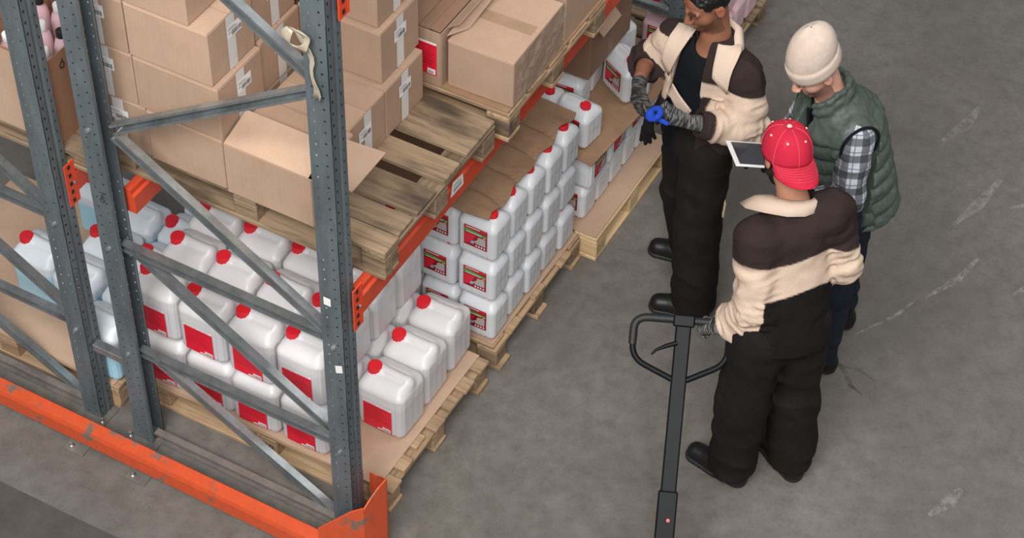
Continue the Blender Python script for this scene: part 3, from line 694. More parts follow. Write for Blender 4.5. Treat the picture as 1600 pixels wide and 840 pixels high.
# second floor pallet: a wall of small jerrycans, three layers
XS = [-0.037, -0.229, -0.421, -0.613]; YS = [1.186, 1.344, 1.502, 1.660, 1.818]
for lay in range(3):
    for r, y in enumerate(YS):
        for c, x in enumerate(XS):
            if not (c == 0 or (r == 0 and c < 3) or False): continue
            a = ['bottom', 'middle', 'top'][lay]
            if c == 0: lb = f'small white jerrycan of the wall, {a} layer, {"at the front corner" if r == 0 else ORD[r] + " along the aisle side"}'
            elif r == 0: lb = f'small white jerrycan of the wall, {a} layer, {ORD[c]} along its front'
            jerrycan('small', lb, (x + cj.uniform(-0.004, 0.004), y + cj.uniform(-0.003, 0.003), Z0 + lay * 0.2445), cj.uniform(-0.02, 0.02), 'wall of small jerrycans on the second floor pallet', lab=(r == 0))
# third floor pallet
G3 = 'small jerrycans on the third floor pallet'
for r, y in enumerate((2.05, 2.19, 2.33, 2.47, 2.61)):
    jerrycan('small', f'small white jerrycan, bottom layer of third pallet, {ORD[r]} along the aisle', (-0.035, y, Z0), cj.uniform(-.02, .02), G3, lab=(r == 0), scale=(1, 0.9, 0.9))
for r, y in enumerate((2.075, 2.275, 2.475, 2.665)):
    jerrycan('small', f'small jerrycan turned sideways, label to the aisle, {ORD[r]} in second layer', (0.008, y, Z0 + 0.2075), pi / 2 + cj.uniform(-.03, .03), G3, scale=(1.03, 0.98, 0.9))
ZT = 0.583
for x, y, rz, nm, lb in ((-0.045, 2.07, -0.12, 'alone at the front corner', True), (-0.235, 2.075, 0.05, 'behind the folded cardboard cover end', True), (-0.19, 2.25, 0.1, 'under the dark taped carton', True),
                     (-0.212, 2.415, 0.1, 'under the dark carton, far end', True), (0.005, 2.47, -0.52, 'slewed, beside the gloved hand', True), (-0.185, 2.70, -0.45, 'behind the slewed one, farthest back', True)):
    jerrycan('small', f'small white jerrycan on top of the third pallet, {nm}', (x, y, ZT), rz, G3, lab=lb, scale=(1.08, 1.05, 0.94) if rz < -0.3 else (1, 1, 0.92))
# pink film-wrapped pallet in the background
for lay in range(2):
    for c, x in enumerate((0.02, -0.18)):
        for r, y in enumerate((3.33, 3.49, 3.65, 3.81)):
            if c == 1 and r > 0: continue
            jerrycan('pink', f'pink wrapped jerrycan far back, {["bottom", "middle", "top"][lay]} layer, {"inner column" if c else ORD[r] + " along the aisle"}', (x, y, 0.145 + lay * 0.245), 0, 'pink wrapped jerrycans on the background pallet', lab=(r == 0))

# corrugated cover sheet folded over the wall of small jerrycans
mb = MB(); nx, ny = 24, 60; X0, X1, Y0c, Y1c = -0.66, 0.034, 1.115, 1.90; vs = []
def cz(x, y):
    z = 0.895 + 0.005 * sin(x * 26 + 1) * cos(y * 18) + 0.004 * sin(y * 40 + x * 20)
    for yy in (1.265, 1.42, 1.58, 1.735): z -= 0.014 * max(0, 1 - abs(y - yy + 0.16 * (x + 0.2) + 0.006 * sin(x * 30)) / 0.026)
    z -= 0.05 * max(0, (y - 1.80)) ** 1.0 * 3 * max(0, (x + 0.25)) * 4
    z -= 0.10 * max(0, (1.15 - y)) * 3 if y < 1.15 else 0
    return z
for j in range(ny + 1):
    for i in range(nx + 1):
        y = Y0c + (Y1c - Y0c) * j / ny; x = X0 + (X1 - 0.010 - 0.010 * sin(j * 0.42) - X0) * i / nx; vs.append((x - 0.0, y, cz(x, y)))
fs = [(j * (nx + 1) + i, j * (nx + 1) + i + 1, (j + 1) * (nx + 1) + i + 1, (j + 1) * (nx + 1) + i) for j in range(ny) for i in range(nx)]
mb.add(vs, fs, 0, False); o = mb.build('cardboard_cover', 'corrugated'); tag(o, 'creased corrugated cardboard cover lying on the wall of small jerrycans', 'cardboard sheet')
m = o.modifiers.new('t', 'SOLIDIFY'); m.thickness = 0.005; m.offset = 1

# ================================================================== CARTONS
def barcode(w=0.085, h=0.055, seed=1, tilt=0.0):
    r = random.Random(seed); it = [(-w / 2, w / 2, -h / 2, h / 2, 1, 0), (-w * .42, w * .05, h * .24, h * .29, 2, 2), (-w * .42, w * .2, h * .12, h * .16, 2, 2), (-w * .42, -w * .22, -h * .12, -h * .06, 2, 2)]
    x = -w * 0.18
    while x < w * 0.42:
        b = r.uniform(0.0015, 0.004); it.append((x, x + b, -h * .38, 0.0, 2, 1)); x += b + r.uniform(0.0012, 0.003)
    return it
def carton(label, x0, x1, y0, y1, z0, z1, mat='kraft', tape=None, lab=None, rz=0.0, group=None, seam='x', flaps=True, seed=1):
    """closed carton: four-sided body, two top flaps meeting in a seam, printed tape strip and barcode label"""
    w, d, h = x1 - x0 - 0.003, y1 - y0 - 0.003, z1 - z0 - 0.002
    t = thing('carton', label, 'carton', ((x0 + x1) / 2, (y0 + y1) / 2, z0), rz, group)
    mb = MB(); mb.box(-w / 2, w / 2, -d / 2, d / 2, 0, h - 0.004, ch=0.004); mb.build('body', mat, t)
    if flaps:
        for s in (-1, 1):
            mb = MB()
            if seam == 'x': mb.box(-w / 2 + .001, w / 2 - .001, 0.0015 if s > 0 else -d / 2 + .001, d / 2 - .001 if s > 0 else -0.0015, h - 0.004, h, ch=0.0015)
            else: mb.box(0.0015 if s > 0 else -w / 2 + .001, w / 2 - .001 if s > 0 else -0.0015, -d / 2 + .001, d / 2 - .001, h - 0.004, h, ch=0.0015)
            mb.build('top_flap', mat, t)
    for face in (tape or ()):
        tw = 0.05; zb = h * 0.08
        if face == '-Y': mb = quads([(-tw / 2, tw / 2, 0.0, h * 0.985, 1, 0)], None); mb.build('tape', 'tape_white', t, (0.0, -d / 2 - 0.0006, 0))
        if face == '+X': mb = quads([(-tw / 2, tw / 2, 0.0, h * 0.985, 1, 0)], None, '+X'); mb.build('tape', 'tape_white', t, (w / 2 + 0.0006, 0, 0))
    for (face, u, v) in (lab or ()):
        it = barcode(seed=seed)
        if face == '-Y': quads(it, None).build('barcode_label', ['paper_white', 'ink_black', 'ink_grey'], t, (u, -d / 2 - 0.0014, v))
        else: quads(it, None, '+X').build('barcode_label', ['paper_white', 'ink_black', 'ink_grey'], t, (w / 2 + 0.0014, u, v))
    return t
D = 1.5745; H = 0.238
GC = 'sealed cartons stacked on the near upper pallet'
Zs = [D + i * H for i in range(5)]
lv = ['bottom', 'second', 'third', 'fourth', 'top']
# left column: narrow ends with tape towards the camera
for i in range(3):
    dx = [0.028, -0.003, -0.012, -0.02][i]
    carton(f'brown carton, {lv[i]} of the leftmost column, white tape facing the end frame', -1.185 + dx, -0.93 + dx, 0.172, 0.56, Zs[i], Zs[i + 1], tape=['-Y'], lab=[('-Y', 0.0, 0.155)], group=GC, seed=i, seam='y')
# column A: long faces to the camera, tape on the aisle end
for i in range(3):
    carton(f'brown carton, {lv[i]} of the front column, plain long face and taped aisle end', [-0.898, -0.930, -0.940][i], [-0.562, -0.560, -0.582][i], 0.165 + 0.004 * i, 0.445, Zs[i], Zs[i + 1], 'kraft_pale' if i == 2 else 'kraft', tape=['+X'], lab=[('+X', 0.02, 0.16)], group=GC, seed=10 + i)
carton('brown carton resting on the front column at the top picture edge', -0.93, -0.66, 0.175, 0.45, Zs[3], Zs[4], 'kraft_pale', group=GC)
for i in range(3):
    carton(f'brown carton, {lv[i]} of the column behind the front column, taped aisle end', [-0.93, -0.93, -0.945, -0.945][i], [-0.575, -0.575, -0.59, -0.59][i], 0.456, 0.715, Zs[i], Zs[i + 1], tape=['+X'], lab=[('+X', 0.0, 0.155)], group=GC, seed=20 + i)
for i in range(1, 2):
    carton(f'brown carton, {lv[i]} of the back left column behind the grey post', -0.975, -0.622, 0.775, 1.03, Zs[i], Zs[i + 1], tape=['+X'], lab=[('+X', 0.0, 0.155)], group=GC, seed=30 + i)
carton('low brown carton behind the open box, its flat top clear', -0.556, -0.200, 0.446, 0.694, Zs[0], Zs[1], tape=['+X'], lab=[('+X', -0.02, 0.145)], group=GC, seed=40)
for i in range(3):
    carton(f'brown carton, {lv[i]} of the right back column beside the bare deck boards', -0.56 - [0, .03, .055, .06][i], -0.20 - [0, .03, .055, .06][i], 0.697 + [0, .022, .045, .05][i], 0.972 + [0, .022, .045, .05][i], Zs[i], Zs[i + 1], tape=['+X'], lab=[('+X', 0.0, 0.155)], group=GC, seed=50 + i)

def slab(mb, p, q, r, t=0.004, mi=0):
    """cardboard panel: parallelogram p,q,r(+r-q) given as 3-D corner, corner, corner"""
    p, q, r = Vector(p), Vector(q), Vector(r); s = p + (r - q); n = (q - p).cross(r - q).normalized() * t
    mb.prism([p, q, r, s], (0, 0, 0), n, mi)
# open box with flaps
ob = thing('open_carton', 'open brown carton with flaps folded out, at the front of the near pallet', 'carton', (-0.368, 0.302, D))
w, d, h = 0.370, 0.272, 0.232; a, b = w / 2, d / 2
mb = MB(); mb.box(-a, a, -b, b, 0, 0.005)
slab(mb, (-a, -b, 0), (a, -b, 0), (a, -b, h)); slab(mb, (a, b, 0), (-a, b, 0), (-a, b, h)); slab(mb, (a, -b, 0), (a, b, 0), (a, b, h)); slab(mb, (-a, b, 0), (-a, -b, 0), (-a, -b, h))
mb.build('body', 'kraft', ob)
mb = MB(); slab(mb, (-a, -b, h), (a - 0.012, -b, h), (a - 0.012, -b + 0.150, h + 0.045)); mb.build('front_flap', 'kraft_pale', ob)
mb = MB(); slab(mb, (-a, b - 0.135, h + 0.004), (a, b - 0.135, h + 0.004), (a, b, h - 0.002)); mb.build('rear_flap', 'kraft', ob)
mb = MB(); slab(mb, (a, -b + 0.004, h), (a + 0.15, -b + 0.03, h - 0.015), (a + 0.15, b - 0.012, h - 0.012)); mb.build('side_flap', 'kraft_pale', ob)
mb = MB(); slab(mb, (-a + 0.004, -b + 0.004, h), (-a + 0.10, -b + 0.004, h - 0.09), (-a + 0.10, b - 0.004, h - 0.09)); mb.build('inner_flap', 'kraft_dark', ob)

# second upper pallet: corrugated liner, big taped carton, red-label carton
sheet('corrugated liner sheet on the second upper pallet', [(-1.06, 1.05), (0.128, 1.05), (0.130, 1.875), (-1.06, 1.875)], 1.5742, 'corrugated', 0.008)
D2 = 1.5825
bc = thing('carton', 'wide plain carton with crumpled clear film on its aisle side', 'carton', (-0.015, 1.285, D2), 0.02)
mb = MB(); W2, D22, H2 = 0.285, 0.42, 0.222
mb.box(-W2 / 2, W2 / 2, -D22 / 2, D22 / 2, 0, H2 - 0.004, ch=0.005); mb.build('body', 'kraft', bc)
mb = MB(); mb.box(-W2 / 2, W2 / 2, -D22 / 2, -0.001, H2 - .004, H2, ch=.0015); mb.build('top_flap', 'kraft_pale', bc)
mb = MB(); mb.box(-W2 / 2, W2 / 2, 0.001, D22 / 2, H2 - .004, H2, ch=.0015); mb.build('top_flap', 'kraft_pale', bc)
mb = MB(); mb.box(-W2 / 2 + 0.005, W2 / 2 - 0.02, -0.03, 0.03, H2, H2 + 0.0006); mb.build('tape', 'brown_tape', bc); bc.children[-1]['label'] = 'brown tape across the top seam'
mb = MB(); rnd = random.Random(9); nx, nz = 16, 8; vs = []
for j in range(nz + 1):
    for i in range(nx + 1):
        vs.append((W2 / 2 + 0.002 + abs(rnd.gauss(0, 0.006)), -0.19 + 0.40 * i / nx, 0.012 + (H2 - 0.012) * j / nz))
mb.add(vs, [(j * (nx + 1) + i, j * (nx + 1) + i + 1, (j + 1) * (nx + 1) + i + 1, (j + 1) * (nx + 1) + i) for j in range(nz) for i in range(nx)])
o = mb.build('crumpled_film', 'clear_film', bc); o['label'] = 'crumpled clear packing film'
rc = thing('carton', 'opened carton with red label and torn dark top flaps', 'carton', (-0.315, 1.33, D2))
w, d, h = 0.29, 0.56, 0.262; a, b = w / 2, d / 2; mb = MB(); mb.box(-a, a, -b, b, 0, 0.005)
slab(mb, (-a, -b, 0), (a, -b, 0), (a, -b, h)); slab(mb, (a, b, 0), (-a, b, 0), (-a, b, h)); slab(mb, (a, -b, 0), (a, b, 0), (a, b, h)); slab(mb, (-a, b, 0), (-a, -b, 0), (-a, -b, h)); mb.build('body', 'kraft', rc)
mb = MB()
for i in range(6): slab(mb, (-a + i * w / 6 + .001, -b, h + 0.002 + 0.003 * (i % 2)), (-a + (i + 1) * w / 6 - 0.001, -b, h + 0.003), (-a + (i + 1) * w / 6 - .001, b, h + 0.006))
mb.build('top_flap', 'kraft_dark', rc)
mb = MB(); slab(mb, (a + 0.004, -b + 0.05, h), (a + 0.004, b, h), (a + 0.05, b, h + 0.035), 0.004); slab(mb, (a + 0.012, -b + 0.02, 0.24), (a + 0.055, -b + 0.12, 0.225), (a + 0.07, b, 0.30), 0.004); mb.build('side_flap', 'kraft', rc)
L = quads([(-0.06, 0.045, 0, 0.15, 1, 0), (-0.06, 0.045, 0.15, 0.16, 1, 1), (0.005, 0.04, 0.005, 0.03, 2, 1)] + [(-0.05, 0.035 - 0.01 * (i % 3), 0.135 - i * 0.012, 0.139 - i * 0.012, 2, 2) for i in range(8)] + [(0.009 + i * 0.005, 0.0115 + i * 0.005, 0.008, 0.02, 3, 3) for i in range(5)], None)
o = L.build('red_label', ['label_red', 'paper_white', 'ink_red', 'ink_black'], rc, (0.085, -b - 0.006, 0.05)); o['label'] = 'red label with white barcode corner'
carton('plain carton behind the wide film covered one on the second upper pallet', -0.14, 0.12, 1.53, 1.86, D2, D2 + 0.24, 'kraft', group='cartons on the second upper pallet')

# taped dark carton on the third floor pallet
tc = thing('carton', 'dark brown carton under the beam, taped upright, standing on small jerrycans', 'carton', (-0.255, 2.41, ZT + 0.222))
mb = MB(); mb.box(-0.19, 0.19, -0.215, 0.215, 0, 0.295, ch=0.005); mb.build('body', 'kraft_dark', tc)
quads([(-0.03, 0.03, 0.0, 0.294, 1, 0)], None, '+X').build('tape', 'clear_film', tc, (0.1906, 0.0, 0)); tc.children[-1]['label'] = 'clear tape down the side'
mb = MB(); mb.box(-0.19, 0.19, -0.215, -0.002, 0.295, 0.299); mb.build('top_flap', 'kraft_dark', tc)
mb = MB(); slab(mb, (0.19, -0.18, 0.296), (0.19, 0.0, 0.296), (0.235, 0.0, 0.25)); mb.build('side_flap', 'kraft', tc)

# left row: open box marked 62 with pink bottles
lb = thing('open_carton', 'tall open brown carton marked 62, filled with pink bottles, left row', 'carton', (-1.68, 0.315, DL + 0.001))
w, d, h = 0.80, 0.43, 0.40; a, b = w / 2, d / 2; mb = MB(); mb.box(-a, a, -b, b, 0, 0.005)
slab(mb, (-a, -b, 0), (a, -b, 0), (a, -b, h)); slab(mb, (a, b, 0), (-a, b, 0), (-a, b, h)); slab(mb, (a, -b, 0), (a, b, 0), (a, b, h)); slab(mb, (-a, b, 0), (-a, -b, 0), (-a, -b, h)); mb.build('body', 'kraft_inside', lb)
mb = MB(); slab(mb, (-a, b, h), (a, b, h), (a, b + 0.10, h + 0.26)); mb.build('rear_flap', 'kraft_inside', lb)
mb = MB(); slab(mb, (-a, -b, h), (-a, b, h), (-a - 0.12, b, h + 0.22)); mb.build('side_flap', 'kraft_inside', lb)
mb = quads([(-a, a, 0.0, h * 0.98, 1, 0)], None); mb.build('front_panel', 'kraft_pale', lb, (0, -b - 0.006, 0))
mb = MB()
mb.tube([(a + .006, -0.138 + 0.012 * cos(t) - 0.004 * (t < 2), h - 0.062 + 0.014 * sin(t) + (0.02 if t < 1.0 else 0)) for t in [0.6, 1.2, 2.0, 2.8, 3.6, 4.4, 5.2, 6.0, 6.8, 7.6, 8.4]], 0.0022, 5)
mb.tube([(a + .006, -0.102, h - 0.035), (a + .006, -0.093, h - 0.024), (a + .006, -0.082, h - 0.032), (a + .006, -0.090, h - 0.055), (a + .006, -0.106, h - 0.075), (a + .006, -0.075, h - 0.072)], 0.0022, 5)
o = mb.build('handwritten_number', 'marker_black', lb); o['label'] = 'number 62 in black marker'
mb = MB(); mb.lathe([(0.030, 0), (0.034, 0.004), (0.034, 0.15), (0.026, 0.185), (0.016, 0.195), (0.016, 0.20)], 20); BOT = mb.mesh('body', 'pink_plastic')
mb = MB(); mb.lathe([(0.018, 0), (0.018, 0.03), (0.014, 0.034)], 18); CW = mb.mesh('cap', 'paper_white'); CK = CW.copy(); CK.materials.clear(); CK.materials.append(MATS['ink_black'])
nb = 0
for i in range(3):
    for j in range(3):
        x, y = a - 0.145 - 0.09 * i, -b + 0.155 + 0.1 * j; nb += 1
        col = 'black' if (i + j) % 3 == 1 else 'white'
        t = thing('bottle', f'pink bottle, {col} cap, carton marked 62, {ORD[i]} from right, {ORD[j]} from front', 'bottle', (-1.68 + x, 0.315 + y, DL + 0.065 + 0.02 * ((i * 3 + j) % 3)), 0, 'pink bottles in the carton marked 62')
        link('body', BOT, t); link('cap', CK if col == 'black' else CW, t, (0, 0, 0.20))
mb = MB(); mb.box(-0.385, 0.385, -0.2, 0.2, 0.008, 0.063); tag(mb.build('carton_filler', 'kraft_dark', None, (-1.68, 0.315, DL)), 'lower layer of packing inside the carton marked 62', 'packing')
# ================================================================== PEOPLE
def m_vcol(name, rough=0.7, bump=0.0, scale=60, var=0.0, spec=0.3):
    t = NT(name); a = t.node('ShaderNodeVertexColor'); a.layer_name = 'Col'; c = a.outputs['Color']
    v = t.coords(rnd=False); f = t.noise(v, scale, 4, 0.7)
    if var: c = t.mix(1.0, c, t.ramp(f, [(0.3, (1 - var,) * 3 + (1,)), (0.7, (1 + var * 0.5,) * 3 + (1,))]), 'MULTIPLY')
    t.color(c); t.set(Roughness=rough); t.b.inputs['Specular IOR Level'].default_value = spec
    if bump: t.bump(f, bump, 0.003)
    MATS[name] = t.m; return t
m_vcol('skin', 0.5, 0.05, 140, 0.06, 0.35); m_vcol('work_cloth', 0.88, 0.12, 110, 0.10, 0.12); m_vcol('vest_nylon', 0.52, 0.08, 60, 0.1, 0.3)
def m_cloth(name, c, rough=0.85, spec=0.15, dust=0.25):
    t = NT(name); v = t.coords(); f = t.noise(v, 7, 8, 0.72); g = t.noise(v, 160, 2)
    c1 = t.mix(t.ramp(f, [(0.5, (0, 0, 0, 1)), (0.78, (dust,) * 3 + (1,))]), lin(c), lin([min(255, x * 1.7 + 22) for x in c]))
    t.color(c1); t.set(Roughness=rough); t.b.inputs['Specular IOR Level'].default_value = spec; t.bump(g, 0.15, 0.002); MATS[name] = t.m
m_cloth('trouser_cloth', (27, 23, 22), dust=0.18); m_cloth('black_cotton', (18, 20, 25), dust=0.05); m_cloth('jeans', (30, 35, 46)); m_cloth('hair_black', (16, 14, 14), 0.5, 0.4, 0.05)
m_cloth('shoe_black', (17, 17, 18), 0.45, 0.4, 0.2); m_cloth('beard_dark', (30, 24, 22), 0.7, 0.2, 0.1); m_cloth('collar_beige', (202, 180, 162), dust=0.1)
m_cloth('blue_knit', (34, 66, 170), dust=0.1); m_cloth('glove_black', (22, 22, 24), dust=0.1); m_cloth('cuff_brown', (52, 40, 36)); m_cloth('pocket_tan', (190, 164, 138), dust=0.1)
def m_knit(name, c, c2):
    t = NT(name); a = t.node('ShaderNodeAttribute'); a.attribute_name = 'wv'; sp = t.node('ShaderNodeSeparateXYZ'); t.link(a.outputs['Vector'], sp.inputs[0])
    n = t.node('ShaderNodeTexNoise', noise_dimensions='3D'); n.inputs['Scale'].default_value = 1.0; n.inputs['Detail'].default_value = 3
    mp = t.node('ShaderNodeMapping'); mp.inputs['Scale'].default_value = (230, 22, 22); t.link(a.outputs['Vector'], mp.inputs['Vector']); t.link(mp.outputs[0], n.inputs['Vector'])
    t.color(t.ramp(n.outputs['Fac'], [(0.45, lin(c)), (0.62, lin(c2))])); t.set(Roughness=0.9); t.bump(n.outputs['Fac'], 0.4, 0.003); MATS[name] = t.m
m_knit('glove_knit', (34, 34, 35), (120, 118, 114)); m_knit('glove_knit_dark', (28, 28, 29), (84, 82, 80))
def m_plaid():
    t = NT('plaid'); a = t.node('ShaderNodeAttribute'); a.attribute_name = 'wv'; sp = t.node('ShaderNodeSeparateXYZ'); t.link(a.outputs['Vector'], sp.inputs[0])
    def band(sock, per, lo, w):
        m = t.node('ShaderNodeMath', operation='DIVIDE'); m.inputs[1].default_value = per; t.link(sock, m.inputs[0])
        f = t.node('ShaderNodeMath', operation='FRACT'); t.link(m.outputs[0], f.inputs[0])
        s = t.node('ShaderNodeMath', operation='SUBTRACT'); s.inputs[1].default_value = lo; t.link(f.outputs[0], s.inputs[0])
        b = t.node('ShaderNodeMath', operation='ABSOLUTE'); t.link(s.outputs[0], b.inputs[0])
        l = t.node('ShaderNodeMath', operation='LESS_THAN'); l.inputs[1].default_value = w; t.link(b.outputs[0], l.inputs[0]); return l.outputs[0]
    base = lin((182, 184, 192)); dark = lin((22, 24, 32)); mid = lin((84, 88, 102))
    def half(x):
        m = t.node('ShaderNodeMath', operation='MULTIPLY'); m.inputs[1].default_value = 0.72; t.link(x, m.inputs[0]); return m.outputs[0]
    c = t.mix(half(band(sp.outputs['X'], 0.075, 0.5, 0.22)), base, dark); c = t.mix(half(band(sp.outputs['Y'], 0.075, 0.5, 0.22)), c, dark)
    c = t.mix(half(band(sp.outputs['X'], 0.075, 0.08, 0.035)), c, mid); c = t.mix(half(band(sp.outputs['Y'], 0.075, 0.08, 0.035)), c, mid)
    t.color(c); t.set(Roughness=0.85); MATS['plaid'] = t.m
m_plaid()
def m_capred():
    t = NT('cap_red'); v = t.coords(rnd=False); f = t.noise(v, 16, 8, 0.75); f2 = t.noise(v, 300, 2)
    c = t.mix(t.ramp(f, [(0.58, (0, 0, 0, 1)), (0.75, (0.55, 0.55, 0.55, 1))]), lin((186, 40, 62)), lin((190, 112, 112)))
    t.color(c); t.set(Roughness=0.9); t.b.inputs['Specular IOR Level'].default_value = 0.1; t.bump(f2, 0.2, 0.002); MATS['cap_red'] = t.m
m_capred(); flat('cap_stitch', (216, 90, 100), 0.9); flat('cap_cream', (222, 200, 176), 0.8)
flat('beanie_wool', (198, 180, 166), 0.95, var=0.08, scale=40, bump=0.2); flat('tablet_white', (228, 228, 228), 0.35); flat('eye_white', (205, 196, 190), 0.2); flat('eye_dark', (26, 18, 14), 0.15)
t_ = NT('tablet_glass'); t_.set(Roughness=0.12); t_.b.inputs['Base Color'].default_value = lin((58, 58, 62)); MATS['tablet_glass'] = t_.m
flat('lip', (150, 92, 82), 0.5)

def nv(*a):
    v = np.array(a if len(a) > 1 else a[0], float); return v / np.linalg.norm(v)
def perp(v, u): v = np.array(v, float); return nv(v - u * (v @ u))
A3 = lambda *a: np.array(a, float)

def hand_parts(S, w, f, side, back, curl, thumb=(0.5, 0.75, -0.25), g=0.0, sc=1.0, spread=0.04, tc=0.5):
    """palm, four fingers of different lengths and a thumb; w wrist, f finger direction, side towards the thumb, back = back of hand"""
    for off in (0.026, 0.009, -0.009, -0.025): S.cap(w + side * off * 0.6, w + f * 0.086 * sc + side * off * sc, 0.0125 + g, 0.0115 + g, 0.014)
    S.cap(w - f * 0.02, w + f * 0.03, 0.024 + g, 0.026 + g, 0.015, sq=(back, 0.75))
    tips = []
    for i, (off, L, r) in enumerate(((0.029, 0.070, 0.0085), (0.0095, 0.079, 0.0088), (-0.0105, 0.073, 0.0084), (-0.029, 0.057, 0.0074))):
        c = curl[i] if isinstance(curl, (list, tuple)) else curl; p = w + f * (0.088 - 0.004 * abs(i - 1)) * sc + side * off * sc; th = 0.0; fd = nv(f + side * spread * (1.5 - i))
        for q, (fr, bend) in enumerate(((0.46, 0.7), (0.30, 1.0), (0.24, 0.75))):
            th += c * bend; d = fd * cos(th) - back * sin(th); e = p + d * L * fr * sc; S.cap(p, e, (r + g) * (1 - 0.07 * q), (r + g) * (0.93 - 0.07 * q), 0.005); p = e
        tips.append(p)
    d = nv(f * thumb[0] + side * thumb[1] + back * thumb[2]); p = w + f * 0.022 + side * 0.022; S.cap(p, p + d * 0.042, 0.0145 + g, 0.0112 + g, 0.012); p = p + d * 0.042
    for L, r in ((0.032, 0.0105), (0.027, 0.0095)):
        d = nv(d * (1 - tc * 0.5) + f * tc * 0.5 - back * tc * 0.25); S.cap(p, p + d * L, r + g, (r + g) * 0.9, 0.006); p = p + d * L
    return tips
def head_parts(S, c, F, U, R, neck):
    P = lambda r, f, u: c + R * r + F * f + U * u
    ax = (R, F, U)
    S.cap(neck - U * 0.03, P(0, -0.022, -0.05), 0.060, 0.054, 0.03)
    S.ell(P(0, -0.012, 0.035), (0.076, 0.096, 0.084), ax, 0.02); S.ell(P(0, 0.028, -0.05), (0.057, 0.062, 0.066), ax, 0.03)
    S.ell(P(0, 0.068, -0.094), (0.024, 0.022, 0.02), ax, 0.02)
    for s in (-1, 1):
        S.ell(P(s * 0.040, 0.046, -0.024), (0.024, 0.026, 0.026), ax, 0.03); S.cap(P(s * 0.046, 0.072, 0.022), P(s * 0.012, 0.088, 0.018), 0.010, 0.010, 0.014)
        S.ell(P(s * 0.031, 0.094, 0.002), (0.017, 0.014, 0.010), ax, 0.008, '-'); S.ell(P(s * 0.031, 0.074, 0.002), (0.014, 0.013, 0.013), ax, 0.004)
        S.ell(P(s * 0.080, -0.012, -0.006), (0.010, 0.021, 0.033), ax, 0.008); S.ell(P(s * 0.091, -0.006, -0.002), (0.007, 0.011, 0.018), ax, 0.006, '-')
        S.ell(P(s * 0.012, 0.102, -0.034), (0.009, 0.011, 0.008), ax, 0.008)
    S.cap(P(0, 0.088, 0.014), P(0, 0.112, -0.028), 0.0085, 0.0125, 0.012)
    S.cap(P(-0.018, 0.083, -0.060), P(0.018, 0.083, -0.060), 0.008, 0.008, 0.01); S.cap(P(-0.015, 0.083, -0.071), P(0.015, 0.083, -0.071), 0.009, 0.009, 0.01)
    S.cap(P(-0.02, 0.094, -0.0655), P(0.02, 0.094, -0.0655), 0.0022, 0.0022, 0.003, '-')
def head_color(V, c, F, U, R, skin, stubble=0.0, brow=(30, 22, 18)):
    col = np.tile(np.array(lin(skin)[:3]), (len(V), 1)); q = V - c; r, f, u = q @ R, q @ F, q @ U
    n = vnoise(V, 45, 3) * 0.04 + vnoise(V, 18, 4) * 0.05; col *= (1 + n)[:, None]
    def mixin(m, rgb): m = np.clip(m, 0, 1)[:, None]; col[:] = col * (1 - m) + np.array(lin(rgb)[:3]) * m
    near = (np.abs(q).max(1) < 0.2)
    mixin(near * (u < -0.032) * (f > -0.01) * stubble * np.clip((-0.032 - u) / 0.02, 0, 1) * (u > -0.135), (52, 38, 32))
    mixin(near * (np.abs(u + 0.066) < 0.011) * (np.abs(r) < 0.022) * (f > 0.075) * 0.75, (146, 92, 84))
    bu = 0.026 - 8 * (np.abs(r) - 0.03) ** 2
    mixin(near * (np.abs(u - bu) < 0.0065) * (np.abs(r) > 0.011) * (np.abs(r) < 0.05) * (f > 0.055) * 0.8, brow)
    mixin(near * (np.abs(u - 0.0005) < 0.0035) * (np.abs(np.abs(r) - 0.031) < 0.015) * (f > 0.07) * 0.7, (34, 24, 20))
    mixin(near * (np.abs(r) > 0.07) * (u > -0.05) * (u < 0.04) * (f < 0.03) * 0.25, (190, 96, 80))
    return col
def body_mesh(J, skin, head, stubble, hands, h=0.0055):
    P = np.array([v for v in J.values()]); S = SDF(P.min(0) - 0.17, P.max(0) + 0.2, h); g = lambda a: J[a]
    U = nv(g('neck') - g('pelv')); L = perp(g('lsh') - g('rsh'), U); F = np.cross(L, U)
    S.cap(g('pelv'), g('pelv') * .35 + g('neck') * .65, 0.125, 0.135, 0.0, sq=(F, 0.7)); S.cap(g('lsh') * .86 + g('rsh') * .14 - U * .03, g('rsh') * .86 + g('lsh') * .14 - U * .03, 0.062, 0.062, 0.04)
    S.cap(g('neck') - U * 0.08, g('neck'), 0.075, 0.058, 0.04)
    for s in 'lr':
        S.cap(g(s + 'sh'), g(s + 'el'), 0.043, 0.038, 0.02); S.cap(g(s + 'el'), g(s + 'wr'), 0.040, 0.027, 0.02)
        S.cap(g(s + 'hip'), g(s + 'kn'), 0.082, 0.056, 0.04); S.cap(g(s + 'kn'), g(s + 'an'), 0.054, 0.038, 0.03)
        hl = g(s + 'heel'); to = g(s + 'toe'); S.cap(g(s + 'an'), hl * .75 + to * .25 + A3(0, 0, 0.035), 0.036, 0.033, 0.02); S.cap(hl * .85 + to * .15 + A3(0, 0, 0.036), hl * .15 + to * .85 + A3(0, 0, 0.03), 0.031, 0.026, 0.02)
    for hd in hands: hand_parts(S, **hd)
    head_parts(S, g('head'), *head, neck=g('neck')); V, Q = S.nets()
    return V, Q, head_color(V, g('head'), *head, skin, stubble)
def seg(V, a, b):
    d = b - a; t = np.clip(((V - a) @ d) / (d @ d), 0, 1); return np.linalg.norm(V - a - t[:, None] * d, axis=1), t
def folds(amp, axis, s_along, s_across, seed):
    def fn(P):
        ax = nv(axis); t = P @ ax; W_ = vnoise(P * s_across + np.outer(t, ax) * (s_along - s_across), 1.0, seed)
        return amp * (np.abs(W_) * 2 - 0.6)
    return fn
